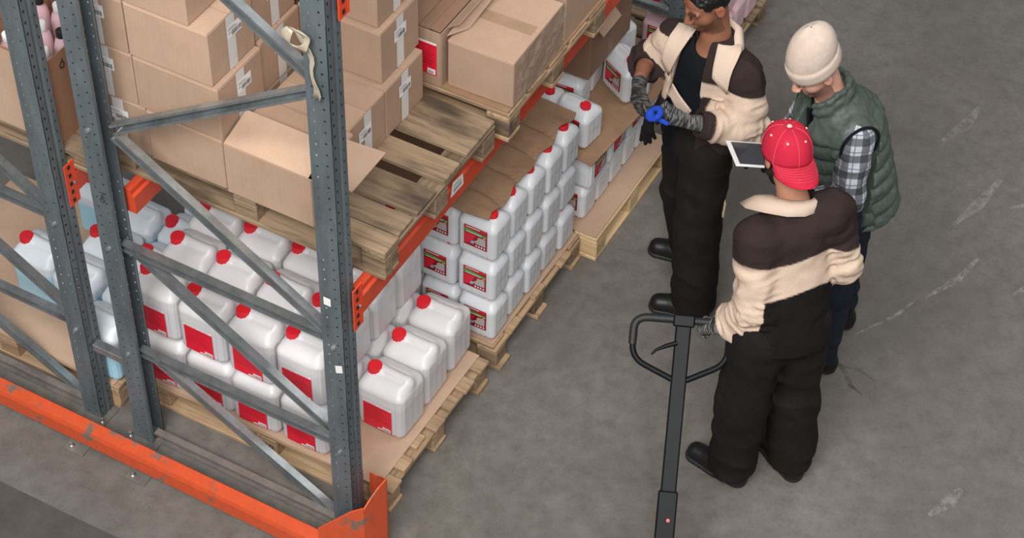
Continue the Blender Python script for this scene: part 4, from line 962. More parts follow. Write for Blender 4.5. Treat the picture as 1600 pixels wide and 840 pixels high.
def trousers(J, hem, r=(0.112, 0.092, 0.080), h=0.007, seed=1, top=0.10):
    P = np.array([J[a] for a in ('pelv', 'lhip', 'rhip', 'lkn', 'rkn', 'lan', 'ran')]); S = SDF(P.min(0) - 0.2, P.max(0) + 0.25, h)
    U = nv(J['neck'] - J['pelv']); L = perp(J['lhip'] - J['rhip'], U); F = np.cross(L, U)
    S.cap(J['lhip'] + U * .03, J['rhip'] + U * .03, 0.108, 0.108, 0.03, sq=(F, 1.05)); S.cap(J['pelv'], J['pelv'] + U * top, 0.15, 0.15, 0.04, sq=(F, 0.78))
    for s in 'lr':
        S.cap(J[s + 'hip'], J[s + 'kn'], r[0], r[1], 0.03); dn = nv(J[s + 'an'] - J[s + 'kn']); S.cap(J[s + 'kn'], J[s + 'an'] + dn * 0.06, r[1], r[2], 0.03)
    S.disp(lambda V: folds(0.009, (0.35, 0.2, 1), 9, 6, seed)(V) + 0.005 * vnoise(V @ np.array([[1, .3, .2], [0, 1, .4], [.5, 0, 1]]), 17, seed + 3), 0.035)
    S.half((0, 0, hem), (0, 0, -1)); S.half(J['pelv'] + U * (top + 0.06), U); return S.nets()
def shoe(t, heel, toe, name='shoe'):
    heel, toe = A3(*heel), A3(*toe); d = nv(toe - heel); L = np.linalg.norm(toe - heel); Z = A3(0, 0, 1); s = np.cross(Z, d)
    lo = np.minimum(heel, toe) - 0.09; hi = np.maximum(heel, toe) + 0.09; lo[2] = -0.03; hi[2] = 0.2
    S = SDF(lo, hi, 0.005); a = heel + d * 0.042; b = toe - d * 0.048
    S.cap(a + Z * 0.04, b * .55 + a * .45 + Z * 0.045, 0.043, 0.043, 0.02); S.cap(b * .55 + a * .45 + Z * 0.04, b + Z * 0.036, 0.047, 0.043, 0.03); S.cap(a + Z * 0.04, a + d * 0.015 + Z * 0.13, 0.043, 0.046, 0.03)
    S.half((0, 0, 0.018), (0, 0, -1)); V, Q = S.nets(); o = link(name, np_mesh('shoe', V, Q, 'shoe_black'), t)
    S = SDF(lo, hi, 0.005); S.cap(a + Z * 0.012, b * .5 + a * .5 + Z * 0.012, 0.046, 0.045, 0.0); S.cap(b * .5 + a * .5 + Z * .012, b + Z * 0.012, 0.051, 0.048, 0.02); S.half((0, 0, 0.001), (0, 0, -1)); S.half((0, 0, 0.024), (0, 0, 1))
    V, Q = S.nets(); link('sole', np_mesh('sole', V, Q, 'black_rubber'), o)
def glove(t, hd, cuff_from, mat, g=0.0035, name='work_glove', part=True):
    w = hd['w']; S = SDF(w - 0.24, w + 0.24, 0.004); q = dict(hd); q['g'] = g; hand_parts(S, **q); S.cap(w - hd['f'] * 0.005, w - nv(w - cuff_from) * 0.055, 0.031, 0.035, 0.012)
    V, Q = S.nets(); d = nv(w - cuff_from) * 0.5 + hd['f'] * 0.5; at = np.stack([(V - w) @ d, (V - w) @ hd['side'], (V - w) @ hd['back']], 1)
    return link(name, np_mesh('glove', V, Q, mat, attr=at), t)
def ring_collar(t, neck, F, U, R, pts, mat, name='collar', thick=0.006):
    """folded collar: list of (angle deg from front towards his right, inner radius, inner height, outer radius, outer height)"""
    mb = MB(); vs = []
    for (a, ri, zi, ro, zo) in pts:
        a = radians(a); d = F * cos(a) + R * sin(a); m = (ri + ro) / 2
        vs += [neck + d * ri + U * (zi - 0.035), neck + d * (ri + 0.004) + U * zi, neck + d * (m * 1.0 + .004) + U * (zi * 0.45 + zo * 0.55 + 0.016), neck + d * ro + U * zo]
    n = len(pts); mb.add(vs, [(4 * i + k, 4 * i + 4 + k, 4 * i + 5 + k, 4 * i + 1 + k) for i in range(n - 1) for k in range(3)], 0, True)
    o = mb.build(name, mat, t); m = o.modifiers.new('t', 'SOLIDIFY'); m.thickness = thick; m.offset = 0
    return o
def frame_mat(c, F, U, R):
    m = Matrix(((R[0], F[0], U[0], c[0]), (R[1], F[1], U[1], c[1]), (R[2], F[2], U[2], c[2]), (0, 0, 0, 1))); return m
def axes(F, up=(0, 0, 1)):
    F = nv(F); U = perp(up, F); return F, U, np.cross(F, U)      # forward, up, right
BEIGE, BROWN, BLACKB = np.array(lin((198, 175, 156))[:3]), np.array(lin((50, 40, 38))[:3]), np.array(lin((25, 22, 22))[:3])
def edge(col, d, rgb, m=None, w=0.005):     # dyed panel where d > 0, seam blended over a few millimetres
    k = np.clip(d / w + 0.5, 0, 1)
    if m is not None: k = k * m
    col[:] = col * (1 - k[:, None]) + rgb * k[:, None]

# ------------------------------------------------------------------ man with the red cap, back to the camera
B = A3(1.27, 1.20, 0); t = thing('person', 'man with backwards red cap seen from behind, gripping the pallet jack handle', 'person', tuple(B))
J = dict(pelv=(1.31, 1.16, 0.92), neck=(1.235, 1.285, 1.44), head=(1.160, 1.330, 1.622), lsh=(1.165, 1.125, 1.36), rsh=(1.375, 1.33, 1.43), lel=(1.225, 1.055, 1.06), lwr=(1.10, 1.08, 0.865),
         rel=(1.455, 1.36, 1.17), rwr=(1.36, 1.47, 1.0), lhip=(1.245, 1.09, 0.89), rhip=(1.365, 1.235, 0.89), lkn=(1.235, 1.075, 0.48), rkn=(1.39, 1.25, 0.47), lan=(1.235, 1.075, 0.09), ran=(1.435, 1.235, 0.09),
         lheel=(1.31, 1.06, 0), ltoe=(1.02, 1.105, 0), rheel=(1.50, 1.19, 0), rtoe=(1.255, 1.335, 0))
J = {k: A3(*v) - B for k, v in J.items()}
HF, HU, HR = axes((-0.62, 0.62, -0.38)); U = nv(J['neck'] - J['pelv']); L = perp(J['lsh'] - J['rsh'], U); F = np.cross(L, U)
hd = dict(w=J['lwr'], f=nv(-0.92, 0.0, -0.38), side=nv(perp((0.1, 0.9, 0.35), nv(-0.92, 0.0, -0.38))), back=None, curl=1.15, thumb=(0.5, 0.5, -0.7), tc=0.9)
hd['back'] = np.cross(hd['side'], hd['f']); hd['back'] = hd['back'] if hd['back'] @ A3(0.3, -0.6, 0.6) > 0 else -hd['back']
hr = dict(w=J['rwr'], f=nv(-0.75, 0.35, -0.55), side=A3(0, 0, 1), back=A3(0.5, 0.8, 0), curl=0.5); hr['side'] = perp(hr['side'], hr['f']); hr['back'] = perp(perp(hr['back'], hr['f']), hr['side'])
V, Q, col = body_mesh(J, (176, 126, 102), (HF, HU, HR), 0.0, [hd, hr]); link('body', np_mesh('body', V, Q, 'skin', col), t)
V, Q = trousers(J, 0.075, (0.118, 0.108, 0.098), seed=2); link('trousers', np_mesh('trousers', V, Q, 'trouser_cloth'), t)
shoe(t, J['lheel'], J['ltoe']); shoe(t, J['rheel'], J['rtoe'])
def work_jacket(J, hemlen, cut_front=None, seed=4, sleeve=((0.088, 0.076, 0.066), (0.088, 0.076, 0.066)), rcut=None, lcut=0.035, wid=0.2, h=0.0065):
    P = np.array([J[a] for a in ('pelv', 'neck', 'lsh', 'rsh', 'lel', 'rel', 'lwr', 'rwr')]); S = SDF(P.min(0) - 0.22, P.max(0) + 0.17, h)
    U = nv(J['neck'] - J['pelv']); L = perp(J['lsh'] - J['rsh'], U); F = np.cross(L, U); N = J['neck']
    S.cap(N - U * 0.17, N - U * (hemlen + 0.03), wid * 0.98, wid * 1.06, 0.0, sq=(F, 0.72)); S.cap(J['lsh'], J['rsh'], 0.076, 0.076, 0.05); S.cap(N - U * 0.10, N - U * 0.02, 0.11, 0.08, 0.06)
    for s, rr in zip('lr', sleeve):
        S.cap(J[s + 'sh'], J[s + 'el'], rr[0], rr[1], 0.035); S.cap(J[s + 'el'], J[s + 'wr'], rr[1], rr[2], 0.03)
    def w(V):
        o = 0.010 * (np.abs(vnoise(V * A3(9, 9, 5), 1.0, seed)) * 2 - 0.55) + 0.005 * vnoise(V, 24, seed + 1)
        for s in 'lr':
            for a, b in (('sh', 'el'), ('el', 'wr')):
                D, tt = seg(V, J[s + a], J[s + b]); m = np.clip((0.12 - D) / 0.04, 0, 1); ax = nv(J[s + b] - J[s + a]); k = V @ ax
                o = o + m * 0.008 * (np.abs(vnoise(V * 10 + np.outer(k, ax) * 22, 1.0, seed + 7)) * 2 - 0.5) * (0.4 + 0.9 * (tt if a == 'sh' else 1 - tt * 0.5))
        return o
    S.disp(w, 0.035)
    S.half(N - U * hemlen, -U)
    for s in 'lr':      # open cuffs
        d = nv(J[s + 'wr'] - J[s + 'el']); c = J[s + 'wr'] - d * (rcut if s == 'r' and rcut else lcut if s == 'l' else 0.035)
        S.cap(c + d * 0.002, c + d * 0.25, 0.045, 0.09, 0.0, '-')
        sl = S.ax; X = sl[0][:, None, None] - c[0]; Y = sl[1][None, :, None] - c[1]; Z = sl[2][None, None, :] - c[2]
        al = X * d[0] + Y * d[1] + Z * d[2]; rd = np.sqrt(np.maximum(X * X + Y * Y + Z * Z - al * al, 0)); cutd = np.minimum(al, 0.12 - rd).astype(np.float32); S.f = np.maximum(S.f, cutd)
    S.cap(N - U * 0.03, N + U * 0.12, 0.066, 0.075, 0.01, '-')
    if cut_front: cut_front(S, N, F, U, L)
    return S.nets(), (N, F, U, L)
(V, Q), fr = work_jacket(J, 0.615, None, 4, ((0.086, 0.080, 0.076), (0.080, 0.072, 0.066)), wid=0.182, lcut=0.06)
N, F, U, L = fr
dl1, tl1 = seg(V, J['lsh'], J['lel']); dl2, tl2 = seg(V, J['lel'], J['lwr']); dr1, tr1 = seg(V, J['rsh'], J['rel']); dr2, tr2 = seg(V, J['rel'], J['rwr'])
u = -(V - N) @ U; lat = (V - N) @ L
dt = np.abs(lat) ; col = np.tile(BLACKB, (len(V), 1)); wob = 0.012 * np.sin(lat * 22) 
edge(col, 0.325 + wob + 0.10 * lat - u, BEIGE); edge(col, 0.180 + wob + 0.12 * lat - u, BROWN)
arm = ((np.minimum(dl1, dl2) < 0.105) & (lat > 0.135)) | ((np.minimum(dr1, dr2) < 0.10) & (lat < -0.145))
col[arm] = BEIGE; edge(col, 0.180 + wob + 0.12 * np.clip(lat, -0.17, 0.17) - u, BROWN, arm)
ra = arm & (lat < 0); col[ra & (dr2 < dr1) & ((V - N) @ F > 0.05) & (tr2 > 0.35)] = BLACKB
col *= (1 + 0.08 * vnoise(V, 9, 8))[:, None]
link('jacket', np_mesh('jacket', V, Q, 'work_cloth', col), t)
glove(t, hd, J['lel'], 'glove_knit')
mb = MB(); d_ = nv(J['lwr'] - J['lel']); e1 = perp((0, 0, 1), d_); e2 = np.cross(d_, e1); c_ = J['lwr'] - d_ * 0.066
mb.tube([c_ + d_ * 0.012 * sin(a * 2) + (e1 * cos(a) + e2 * sin(a)) * (0.064 + 0.004 * sin(3 * a)) for a in [2 * pi * k / 24 for k in range(25)]], [0.015 + 0.003 * sin(k) for k in range(25)], 8); mb.build('rolled_cuff', 'collar_beige', t)
ring_collar(t, N, F, U, np.cross(F, U), [(-42, 0.085, 0.005, 0.185, -0.045), (-60, 0.084, 0.022, 0.205, -0.035), (-85, 0.082, 0.04, 0.185, -0.010), (-115, 0.080, 0.05, 0.150, 0.008), (-150, 0.080, 0.055, 0.132, 0.012), (180, 0.080, 0.055, 0.125, 0.012), (150, 0.080, 0.05, 0.115, 0.012), (115, 0.080, 0.045, 0.115, 0.01), (80, 0.08, 0.03, 0.12, 0.0), (45, 0.08, 0.0, 0.12, -0.04)], 'collar_beige')
c = J['head']; P = lambda r, f, u_: c + HR * r + HF * f + HU * u_
S = SDF(c - 0.17, c + 0.17, 0.0045); S.ell(P(0, 0.03, -0.058), (0.063, 0.068, 0.072), (HR, HF, HU), 0.01); S.ell(P(0, 0.045, -0.105), (0.04, 0.045, 0.035), (HR, HF, HU), 0.03); S.cap(P(-0.072, 0.012, 0.0), P(-0.06, 0.015, -0.06), 0.014, 0.018, 0.02); S.cap(P(0.072, 0.012, 0.0), P(0.06, 0.015, -0.06), 0.014, 0.018, 0.02)
S.half(P(0, -0.012, 0), -HF); S.half(P(0, 0.02, 0.0), nv(HU * 1.0 + HF * 0.55)); S.disp(lambda V: 0.003 * vnoise(V, 90, 2)); V, Q = S.nets(); link('beard', np_mesh('beard', V, Q, 'beard_dark'), t)
S = SDF(c - 0.17, c + 0.17, 0.0045); S.ell(P(0, -0.016, 0.02), (0.080, 0.099, 0.088), (HR, HF, HU), 0.01); S.half(P(0, 0, -0.05), -HU); S.half(P(0, 0, 0.03), HU); S.half(P(0, 0.0, 0), HF); S.ell(P(-0.09, -0.01, -0.005), (0.03, 0.026, 0.04), (HR, HF, HU), 0.0, '-'); S.disp(lambda V: 0.003 * vnoise(V, 90, 2)); V, Q = S.nets(); link('hair', np_mesh('hair', V, Q, 'hair_black'), t)
# red cap worn backwards: crown of six panels, brim over the neck, stitching, eyelets, button
cf, cu, cr = -HF, HU, -HR; tilt = 0.30; cf2 = nv(cf * cos(tilt) - cu * sin(tilt)); cu2 = nv(cu * cos(tilt) + cf * sin(tilt)); FM = frame_mat(P(0, -0.014, 0.022), cf2, cu2, cr) @ Matrix.Scale(1.07, 4)
mb = MB(); nseg = 48; rows_ = 14; vs = []; prof = []
def crown(a, s):      # s 0 rim .. 1 top ; a angle from brim direction
    r = cos(s * pi / 2) ** 0.72; z = 0.108 * sin(s * pi / 2) ** 0.92; pan = 0.0022 * abs(sin(3 * a)) ; x = (0.086 + pan) * r * sin(a); y = (0.105 + pan) * r * cos(a); return Vector((x, y - 0.004, z - 0.008 + 0.004 * sin(3 * a + 1) * r))
for j in range(rows_ + 1):
    for k in range(nseg): vs.append(FM @ crown(2 * pi * k / nseg, j / rows_ * 0.995))
mb.add(vs, [(j * nseg + k, j * nseg + (k + 1) % nseg, (j + 1) * nseg + (k + 1) % nseg, (j + 1) * nseg + k)[::-1] for j in range(rows_) for k in range(nseg)], 0, True)
o = mb.build('cap', 'cap_red', t); m = o.modifiers.new('t', 'SOLIDIFY'); m.thickness = 0.003; m.offset = -1; o['label'] = 'faded red baseball cap worn backwards'; CAPO = o
mb = MB(); vs = []; nb = 28
for j in range(9):
    for k in range(nb + 1):
        a = (k / nb - 0.5) * 2 * radians(62); q = j / 8; e = crown(a, 0.02); ext = 0.092 * (cos(a * 1.25) ** 0.6 if cos(a * 1.25) > 0 else 0) * q
        vs.append(FM @ Vector((e.x * (1 + 0.06 * q), e.y + ext, e.z - 0.012 * q * q - 0.30 * ext * 0.6 - 2.2 * e.x * e.x * q)))
mb.add(vs, [(j * (nb + 1) + k, j * (nb + 1) + k + 1, (j + 1) * (nb + 1) + k + 1, (j + 1) * (nb + 1) + k) for j in range(8) for k in range(nb)], 0, True)
o = mb.build('brim', 'cap_red', CAPO); m = o.modifiers.new('t', 'SOLIDIFY'); m.thickness = 0.004
mb = MB()
for k in range(6): mb.tube([FM @ (crown(k * pi / 3 + 0.0, s / 12) * 1.008) for s in range(0, 12)], 0.0011, 5)
for q in range(1, 7):
    pts = []
    for k in range(2, nb - 1): v = vs[q * (nb + 1) + k]; pts.append(v + Vector(tuple(cu2)) * 0.0030)
    mb.tube(pts, 0.0008, 4)
mb.build('stitching', 'cap_stitch', CAPO)
mb = MB(); mb.lathe([(0.009, 0), (0.009, 0.003), (0.005, 0.006)], 14, (0, -0.004, 0.099)); mb.v = [tuple(FM @ Vector(p)) for p in mb.v]; mb.build('button', 'cap_cream', CAPO)
for k in range(6):
    mb = MB(); a = (k + 0.5) * pi / 3; p = crown(a, 0.55); n_ = Vector((p.x / 0.0074, p.y / 0.011, p.z / 0.0117)).normalized(); mb.tube([FM @ (p - n_ * 0.001), FM @ (p + n_ * 0.0035)], 0.0042, 8); mb.build('eyelet', 'cap_cream', CAPO)

# ------------------------------------------------------------------ man in front, facing the camera
B = A3(0.56, 1.99, 0); t = thing('person', 'dark-haired man in open beige and brown work jacket, gloved, looking down', 'person', tuple(B))
J = dict(pelv=(0.57, 1.985, 0.93), neck=(0.58, 2.00, 1.47), head=(0.545, 1.955, 1.668), rsh=(0.415, 1.985, 1.395), lsh=(0.745, 1.955, 1.375), rel=(0.305, 1.96, 1.25), rwr=(0.345, 1.815, 1.29), lel=(0.815, 1.915, 1.13), lwr=(0.615, 1.745, 1.215),
         rhip=(0.505, 2.04, 0.90), lhip=(0.635, 1.93, 0.90), rkn=(0.50, 2.085, 0.50), lkn=(0.655, 1.885, 0.50), ran=(0.545, 2.155, 0.09), lan=(0.695, 1.85, 0.09), rheel=(0.61, 2.17, 0), rtoe=(0.345, 2.11, 0), lheel=(0.77, 1.875, 0), ltoe=(0.505, 1.785, 0))
J = {k: A3(*v) - B for k, v in J.items()}
HF, HU, HR = axes((-0.50, -0.76, -0.40)); U = nv(J['neck'] - J['pelv']); L = perp(J['lsh'] - J['rsh'], U); F = np.cross(L, U)
f = nv(0.05, -0.25, -0.95); h1 = dict(w=J['rwr'] + A3(0.005, -0.02, -0.02), f=f, side=perp((0.75, -0.55, 0.1), f), back=None, curl=[0.45, 0.5, 0.5, 0.55], thumb=(0.75, 0.6, -0.3), tc=0.5); h1['back'] = np.cross(h1['side'], f); h1['back'] = h1['back'] if h1['back'] @ A3(-0.7, -0.7, 0) > 0 else -h1['back']
f = nv(-0.93, -0.32, 0.05); h2 = dict(w=J['lwr'], f=f, side=perp((0.1, -0.3, 0.9), f), back=None, curl=[0.75, 0.8, 0.85, 0.85], thumb=(0.8, 0.45, -0.2), tc=0.6); h2['back'] = np.cross(h2['side'], f); h2['back'] = h2['back'] if h2['back'] @ A3(0.1, -1, 0.2) > 0 else -h2['back']
V, Q, col = body_mesh(J, (142, 94, 72), (HF, HU, HR), 0.5, [h1, h2], 0.005); link('body', np_mesh('body', V, Q, 'skin', col), t)
V, Q = trousers(J, 0.075, (0.115, 0.105, 0.098), seed=12); TR = V; link('trousers', np_mesh('trousers', V, Q, 'trouser_cloth'), t)
shoe(t, J['lheel'], J['ltoe']); shoe(t, J['rheel'], J['rtoe'])
S = SDF(np.minimum(J['pelv'], J['neck']) - 0.3, np.maximum(J['pelv'], J['neck']) + 0.3, 0.007); N = J['neck']
S.cap(N - U * 0.17, N - U * 0.56, 0.165, 0.165, 0.0, sq=(F, 0.70)); S.cap(J['lsh'] * .85 + J['rsh'] * .15, J['rsh'] * .85 + J['lsh'] * .15, 0.068, 0.068, 0.04); S.cap(N - U * .1, N - U * 0.02, 0.1, 0.07, 0.05); S.cap(N - U * 0.02 + F * 0.02, N + U * 0.12 + F * .03, 0.066, 0.08, 0.01, '-'); S.disp(folds(0.006, U, 7, 9, 5)); V, Q = S.nets(); TV = V; link('t_shirt', np_mesh('t_shirt', V, Q, 'black_cotton'), t)
def open_front(S, N, F, U, L):
    X = S.ax[0][:, None, None] - N[0]; Y = S.ax[1][None, :, None] - N[1]; Z = S.ax[2][None, None, :] - N[2]
    lat = X * L[0] + Y * L[1] + Z * L[2]; fr_ = X * F[0] + Y * F[1] + Z * F[2]; dn = -(X * U[0] + Y * U[1] + Z * U[2])
    half = 0.055 + 0.10 * np.clip(dn, 0, 0.6); d = np.maximum(np.abs(lat + 0.035 + 0.03 * dn) - half, 0.035 - fr_); S.f = np.maximum(S.f, -d.astype(np.float32))
(V, Q), fr = work_jacket(J, 0.50, open_front, 14, ((0.084, 0.076, 0.066), (0.080, 0.072, 0.066)), rcut=0.09, wid=0.198)
N, F, U, L = fr; dl1, tl1 = seg(V, J['lsh'], J['lel']); dl2, tl2 = seg(V, J['lel'], J['lwr']); dr1, tr1 = seg(V, J['rsh'], J['rel']); dr2, tr2 = seg(V, J['rel'], J['rwr'])
u = -(V - N) @ U; lat = (V - N) @ L; fw = (V - N) @ F; col = np.tile(BEIGE, (len(V), 1))
edge(col, 0.095 + 0.2 * np.clip(lat, 0, 1) + 0.02 * np.sin(lat * 9) - u, BROWN, lat > 0.02); edge(col, 0.06 - u, BROWN, lat < -0.03); edge(col, u - 0.335, BROWN); edge(col, 0.135 - u, BROWN, (lat > 0) & (lat < 0.135) & (fw > 0))
la = (np.minimum(dl1, dl2) < 0.10) & (lat > 0.15) | ((dl2 < 0.085)); ra = (np.minimum(dr1, dr2) < 0.10) & (lat < -0.16)
col[la] = BEIGE; edge(col, 0.15 - u, BROWN, la & (dl1 < dl2 + 0.03)); edge(col, (tl2 - 0.70) * 0.27, BROWN, (dl2 < 0.11) & (u > 0.15))
col[ra] = BEIGE; col[ra & (u < 0.02)] = BROWN; col[ra & (dr1 < 0.1) & (tr1 > 0.62)] = BROWN; col[ra & (dr2 < dr1)] = BROWN
col *= (1 + 0.08 * vnoise(V, 9, 18))[:, None]; link('jacket', np_mesh('jacket', V, Q, 'work_cloth', col), t)
g1 = glove(t, h1, J['rel'], 'glove_knit_dark'); g2 = glove(t, h2, J['lel'], 'glove_knit')
R_ = np.cross(F, U)
JV = V[(dl1 > 0.11) & (dl2 > 0.12)]; JA = V[dl2 > 0.12]
def drape(name, par, Vs, quad, mat, n=6, lift=0.010, thick=0.005, lift_edge=0.0):
    """cloth piece lying on the front of a garment: quad = four (lateral, down) corners in torso coordinates"""
    q = Vs - N; la_, dn_, fw_ = q @ L, -(q @ U), q @ F; mb = MB(); vs = []; g_ = []
    for j in range(n + 1):
        for i in range(n + 1):
            a, b = i / n, j / n; p = (1 - b) * ((1 - a) * A3(*quad[0]) + a * A3(*quad[1])) + b * ((1 - a) * A3(*quad[3]) + a * A3(*quad[2]))
            dd_ = (la_ - p[0]) ** 2 + (dn_ - p[1]) ** 2; m_ = dd_ < 0.022 ** 2
            g_.append((p[0], p[1], fw_[m_].max() if m_.any() else fw_[np.argmin(dd_)]))
    G = np.array(g_).reshape(n + 1, n + 1, 3)
    for _ in range(2): G[1:-1, 1:-1, 2] = (G[:-2, 1:-1, 2] + G[2:, 1:-1, 2] + G[1:-1, :-2, 2] + G[1:-1, 2:, 2]) / 4
    for j in range(n + 1):
        for i in range(n + 1): x_ = G[j, i]; vs.append(N + L * x_[0] - U * x_[1] + F * (x_[2] + lift + lift_edge * (i / n)))
    mb.add(vs, [(j * (n + 1) + i, j * (n + 1) + i + 1, (j + 1) * (n + 1) + i + 1, (j + 1) * (n + 1) + i) for j in range(n) for i in range(n)], 0, True)
    o = mb.build(name, mat, par); m_ = o.modifiers.new('t', 'SOLIDIFY'); m_.thickness = thick; m_.offset = 0; return o
ring_collar(t, N, F, U, R_, [(58, 0.085, -0.01, 0.140, -0.03), (90, 0.08, 0.025, 0.125, 0.0), (130, 0.08, 0.045, 0.115, 0.01), (180, 0.08, 0.05, 0.11, 0.012), (-130, 0.08, 0.045, 0.118, 0.012), (-90, 0.08, 0.03, 0.135, 0.004), (-58, 0.085, -0.005, 0.150, -0.03)], 'collar_beige')
drape('lapel', t, JA, [(0.055, -0.045), (0.150, -0.035), (0.150, 0.150), (0.078, 0.085)], 'collar_beige', lift=0.014)
drape('lapel', t, JA, [(-0.150, -0.03), (-0.065, -0.04), (-0.125, 0.19), (-0.165, 0.12)], 'collar_beige', lift=0.014)
def patch(name, parent, c, x, y, w, h, mat, t_=0.008):
    mb = MB(); X, Y = Vector(tuple(nv(x))), Vector(tuple(nv(y))); Z = X.cross(Y); mb.box(-w / 2, w / 2, -h / 2, h / 2, -t_ / 2, t_ / 2, ch=0.003, M=Matrix((X, Y, Z)).transposed().to_4x4()); o = mb.build(name, mat, parent, tuple(c)); return o
drape('chest_pocket', t, JV, [(0.095, 0.205), (0.165, 0.205), (0.165, 0.300), (0.095, 0.300)], 'collar_beige', lift=0.004)
drape('pocket_flap', t, JV, [(0.092, 0.195), (0.168, 0.195), (0.168, 0.228), (0.092, 0.228)], 'collar_beige', lift=0.009)
drape('inner_flap', t, np.concatenate([JV, TV]), [(-0.105, 0.225), (0.005, 0.31), (-0.02, 0.37), (-0.125, 0.30)], 'collar_beige', lift=0.012)
k_ = np.argmin(((TR - (A3(0.775, 1.91, 0.66) - B)) ** 2).sum(1))
o = patch('thigh_pocket_flap', t, TR[k_], (-0.5, 0.85, 0.1), (0, 0.1, 1), 0.06, 0.075, 'pocket_tan'); o['label'] = 'tan flap showing at the trouser side pocket'
c = J['head']; P = lambda r, f_, u_: c + HR * r + HF * f_ + HU * u_
S = SDF(c - 0.17, c + 0.17, 0.0045); S.ell(P(0, -0.016, 0.040), (0.084, 0.104, 0.090), (HR, HF, HU), 0.01); S.half(P(0, 0.052, 0.055), nv(HF - HU * 0.62)); S.half(P(0, 0.0, -0.045), -HU)
for s in (-1, 1): S.ell(P(s * 0.085, 0.004, -0.012), (0.035, 0.034, 0.046), (HR, HF, HU), 0.006, '-')
S.disp(lambda V: 0.004 * vnoise(V, 80, 2) + 0.002 * vnoise(V, 160, 3)); V, Q = S.nets(); link('hair', np_mesh('hair', V, Q, 'hair_black'), t)
# blue-cuffed spare glove held in his left hand
gp = J['lwr'] + h2['f'] * 0.095 + B
sg = thing('work_glove', 'blue cuffed black work glove held in the gloved hand of the bareheaded man', 'glove', tuple(gp + A3(-0.01, 0, 0.012)))
S = SDF((-0.17, -0.17, -0.24), (0.17, 0.17, 0.14), 0.0045)
for k in range(10):
    a0, a1 = k * 2 * pi / 10, (k + 1) * 2 * pi / 10
    if 2 < k < 4: continue
    S.cap(A3(-0.045 + 0.032 * cos(a0), -0.05 + 0.02 * sin(a0), 0.028 + 0.026 * sin(a0 + 0.6)), A3(-0.045 + 0.032 * cos(a1), -0.05 + 0.02 * sin(a1), 0.028 + 0.026 * sin(a1 + 0.6)), 0.014, 0.014, 0.01)
S.cap((-0.06, -0.05, 0.01), (0.03, -0.05, -0.005), 0.016, 0.012, 0.015); S.f *= 1.0; V, Q = S.nets(); V = V * 0.8; link('cuff', np_mesh('cuff', V, Q, 'blue_knit'), sg)
S = SDF((-0.17, -0.17, -0.26), (0.17, 0.17, 0.14), 0.0045); S.cap((-0.06, -0.03, -0.01), (-0.065, -0.02, -0.09), 0.022, 0.026, 0.01, sq=((0, 1, 0), 0.6))
for k, (dx, l) in enumerate(((-0.03, 0.075), (-0.012, 0.095), (0.006, 0.085), (0.022, 0.06))): S.cap((-0.065 + dx * 0.7, -0.02, -0.09), (-0.062 + dx, -0.018 + 0.008 * k, -0.09 - l), 0.0095, 0.008, 0.006)
V, Q = S.nets(); link('fingers', np_mesh('fingers', V, Q, 'glove_black'), sg)

# ------------------------------------------------------------------ man with the beanie and green vest
B = A3(1.27, 1.97, 0); t = thing('person', 'bearded man in beige knit beanie and green quilted vest, holding a tablet', 'person', tuple(B))
J = dict(pelv=(1.27, 1.985, 0.92), neck=(1.125, 1.915, 1.455), head=(1.06, 1.865, 1.605), lsh=(1.285, 1.825, 1.375), rsh=(1.045, 2.02, 1.35), lel=(1.315, 1.77, 1.105), lwr=(1.185, 1.68, 1.12), rel=(0.985, 1.97, 1.115), rwr=(0.975, 1.80, 1.20),
         lhip=(1.305, 1.905, 0.89), rhip=(1.265, 2.065, 0.89), lkn=(1.31, 1.84, 0.5), rkn=(1.28, 2.09, 0.5), lan=(1.325, 1.84, 0.09), ran=(1.29, 2.13, 0.09), lheel=(1.40, 1.86, 0), ltoe=(1.13, 1.78, 0), rheel=(1.37, 2.15, 0), rtoe=(1.11, 2.06, 0))
J = {k: A3(*v) - B for k, v in J.items()}
HF, HU, HR = axes((-0.52, -0.62, -0.52)); U = nv(J['neck'] - J['pelv']); L = perp(J['lsh'] - J['rsh'], U); F = np.cross(L, U); N = J['neck']
f = nv(-0.55, -0.75, 0.02); h1 = dict(w=J['rwr'], f=f, side=perp((0.7, -0.5, 0.1), f), back=None, curl=[0.25, 0.5, 0.6, 0.65], thumb=(0.7, 0.6, -0.3), tc=0.4); h1['back'] = np.cross(h1['side'], f); h1['back'] = h1['back'] if h1['back'][2] > 0 else -h1['back']
f = nv(-0.93, 0.05, 0.33); h2 = dict(w=J['lwr'], f=f, side=perp((-0.1, -0.4, 0.9), f), back=None, curl=0.5, thumb=(0.6, 0.7, 0.2), tc=0.3); h2['back'] = np.cross(h2['side'], f); h2['back'] = h2['back'] if h2['back'] @ A3(0, -0.9, -0.4) > 0 else -h2['back']
V, Q, col = body_mesh(J, (206, 154, 134), (HF, HU, HR), 0.62, [h1, h2], 0.005); link('body', np_mesh('body', V, Q, 'skin', col), t)
V, Q = trousers(J, 0.07, (0.108, 0.085, 0.075), seed=22); link('trousers', np_mesh('trousers', V, Q, 'jeans'), t)
shoe(t, J['lheel'], J['ltoe']); shoe(t, J['rheel'], J['rtoe'])
S = SDF(N - 0.3, N + 0.25, 0.007); S.cap(N - U * .24, N - U * 0.02, 0.13, 0.078, 0.02); S.cap(N - U * 0.01 + F * 0.01, N + U * 0.13 + F * .02, 0.058, 0.07, 0.008, '-'); S.half(N - U * 0.2, -U); V, Q = S.nets(); link('undershirt', np_mesh('undershirt', V, Q, 'black_cotton'), t)
P_ = np.array([J[a] for a in ('lsh', 'rsh', 'lel', 'rel', 'lwr', 'rwr')]); S = SDF(P_.min(0) - 0.12, P_.max(0) + 0.12, 0.006)
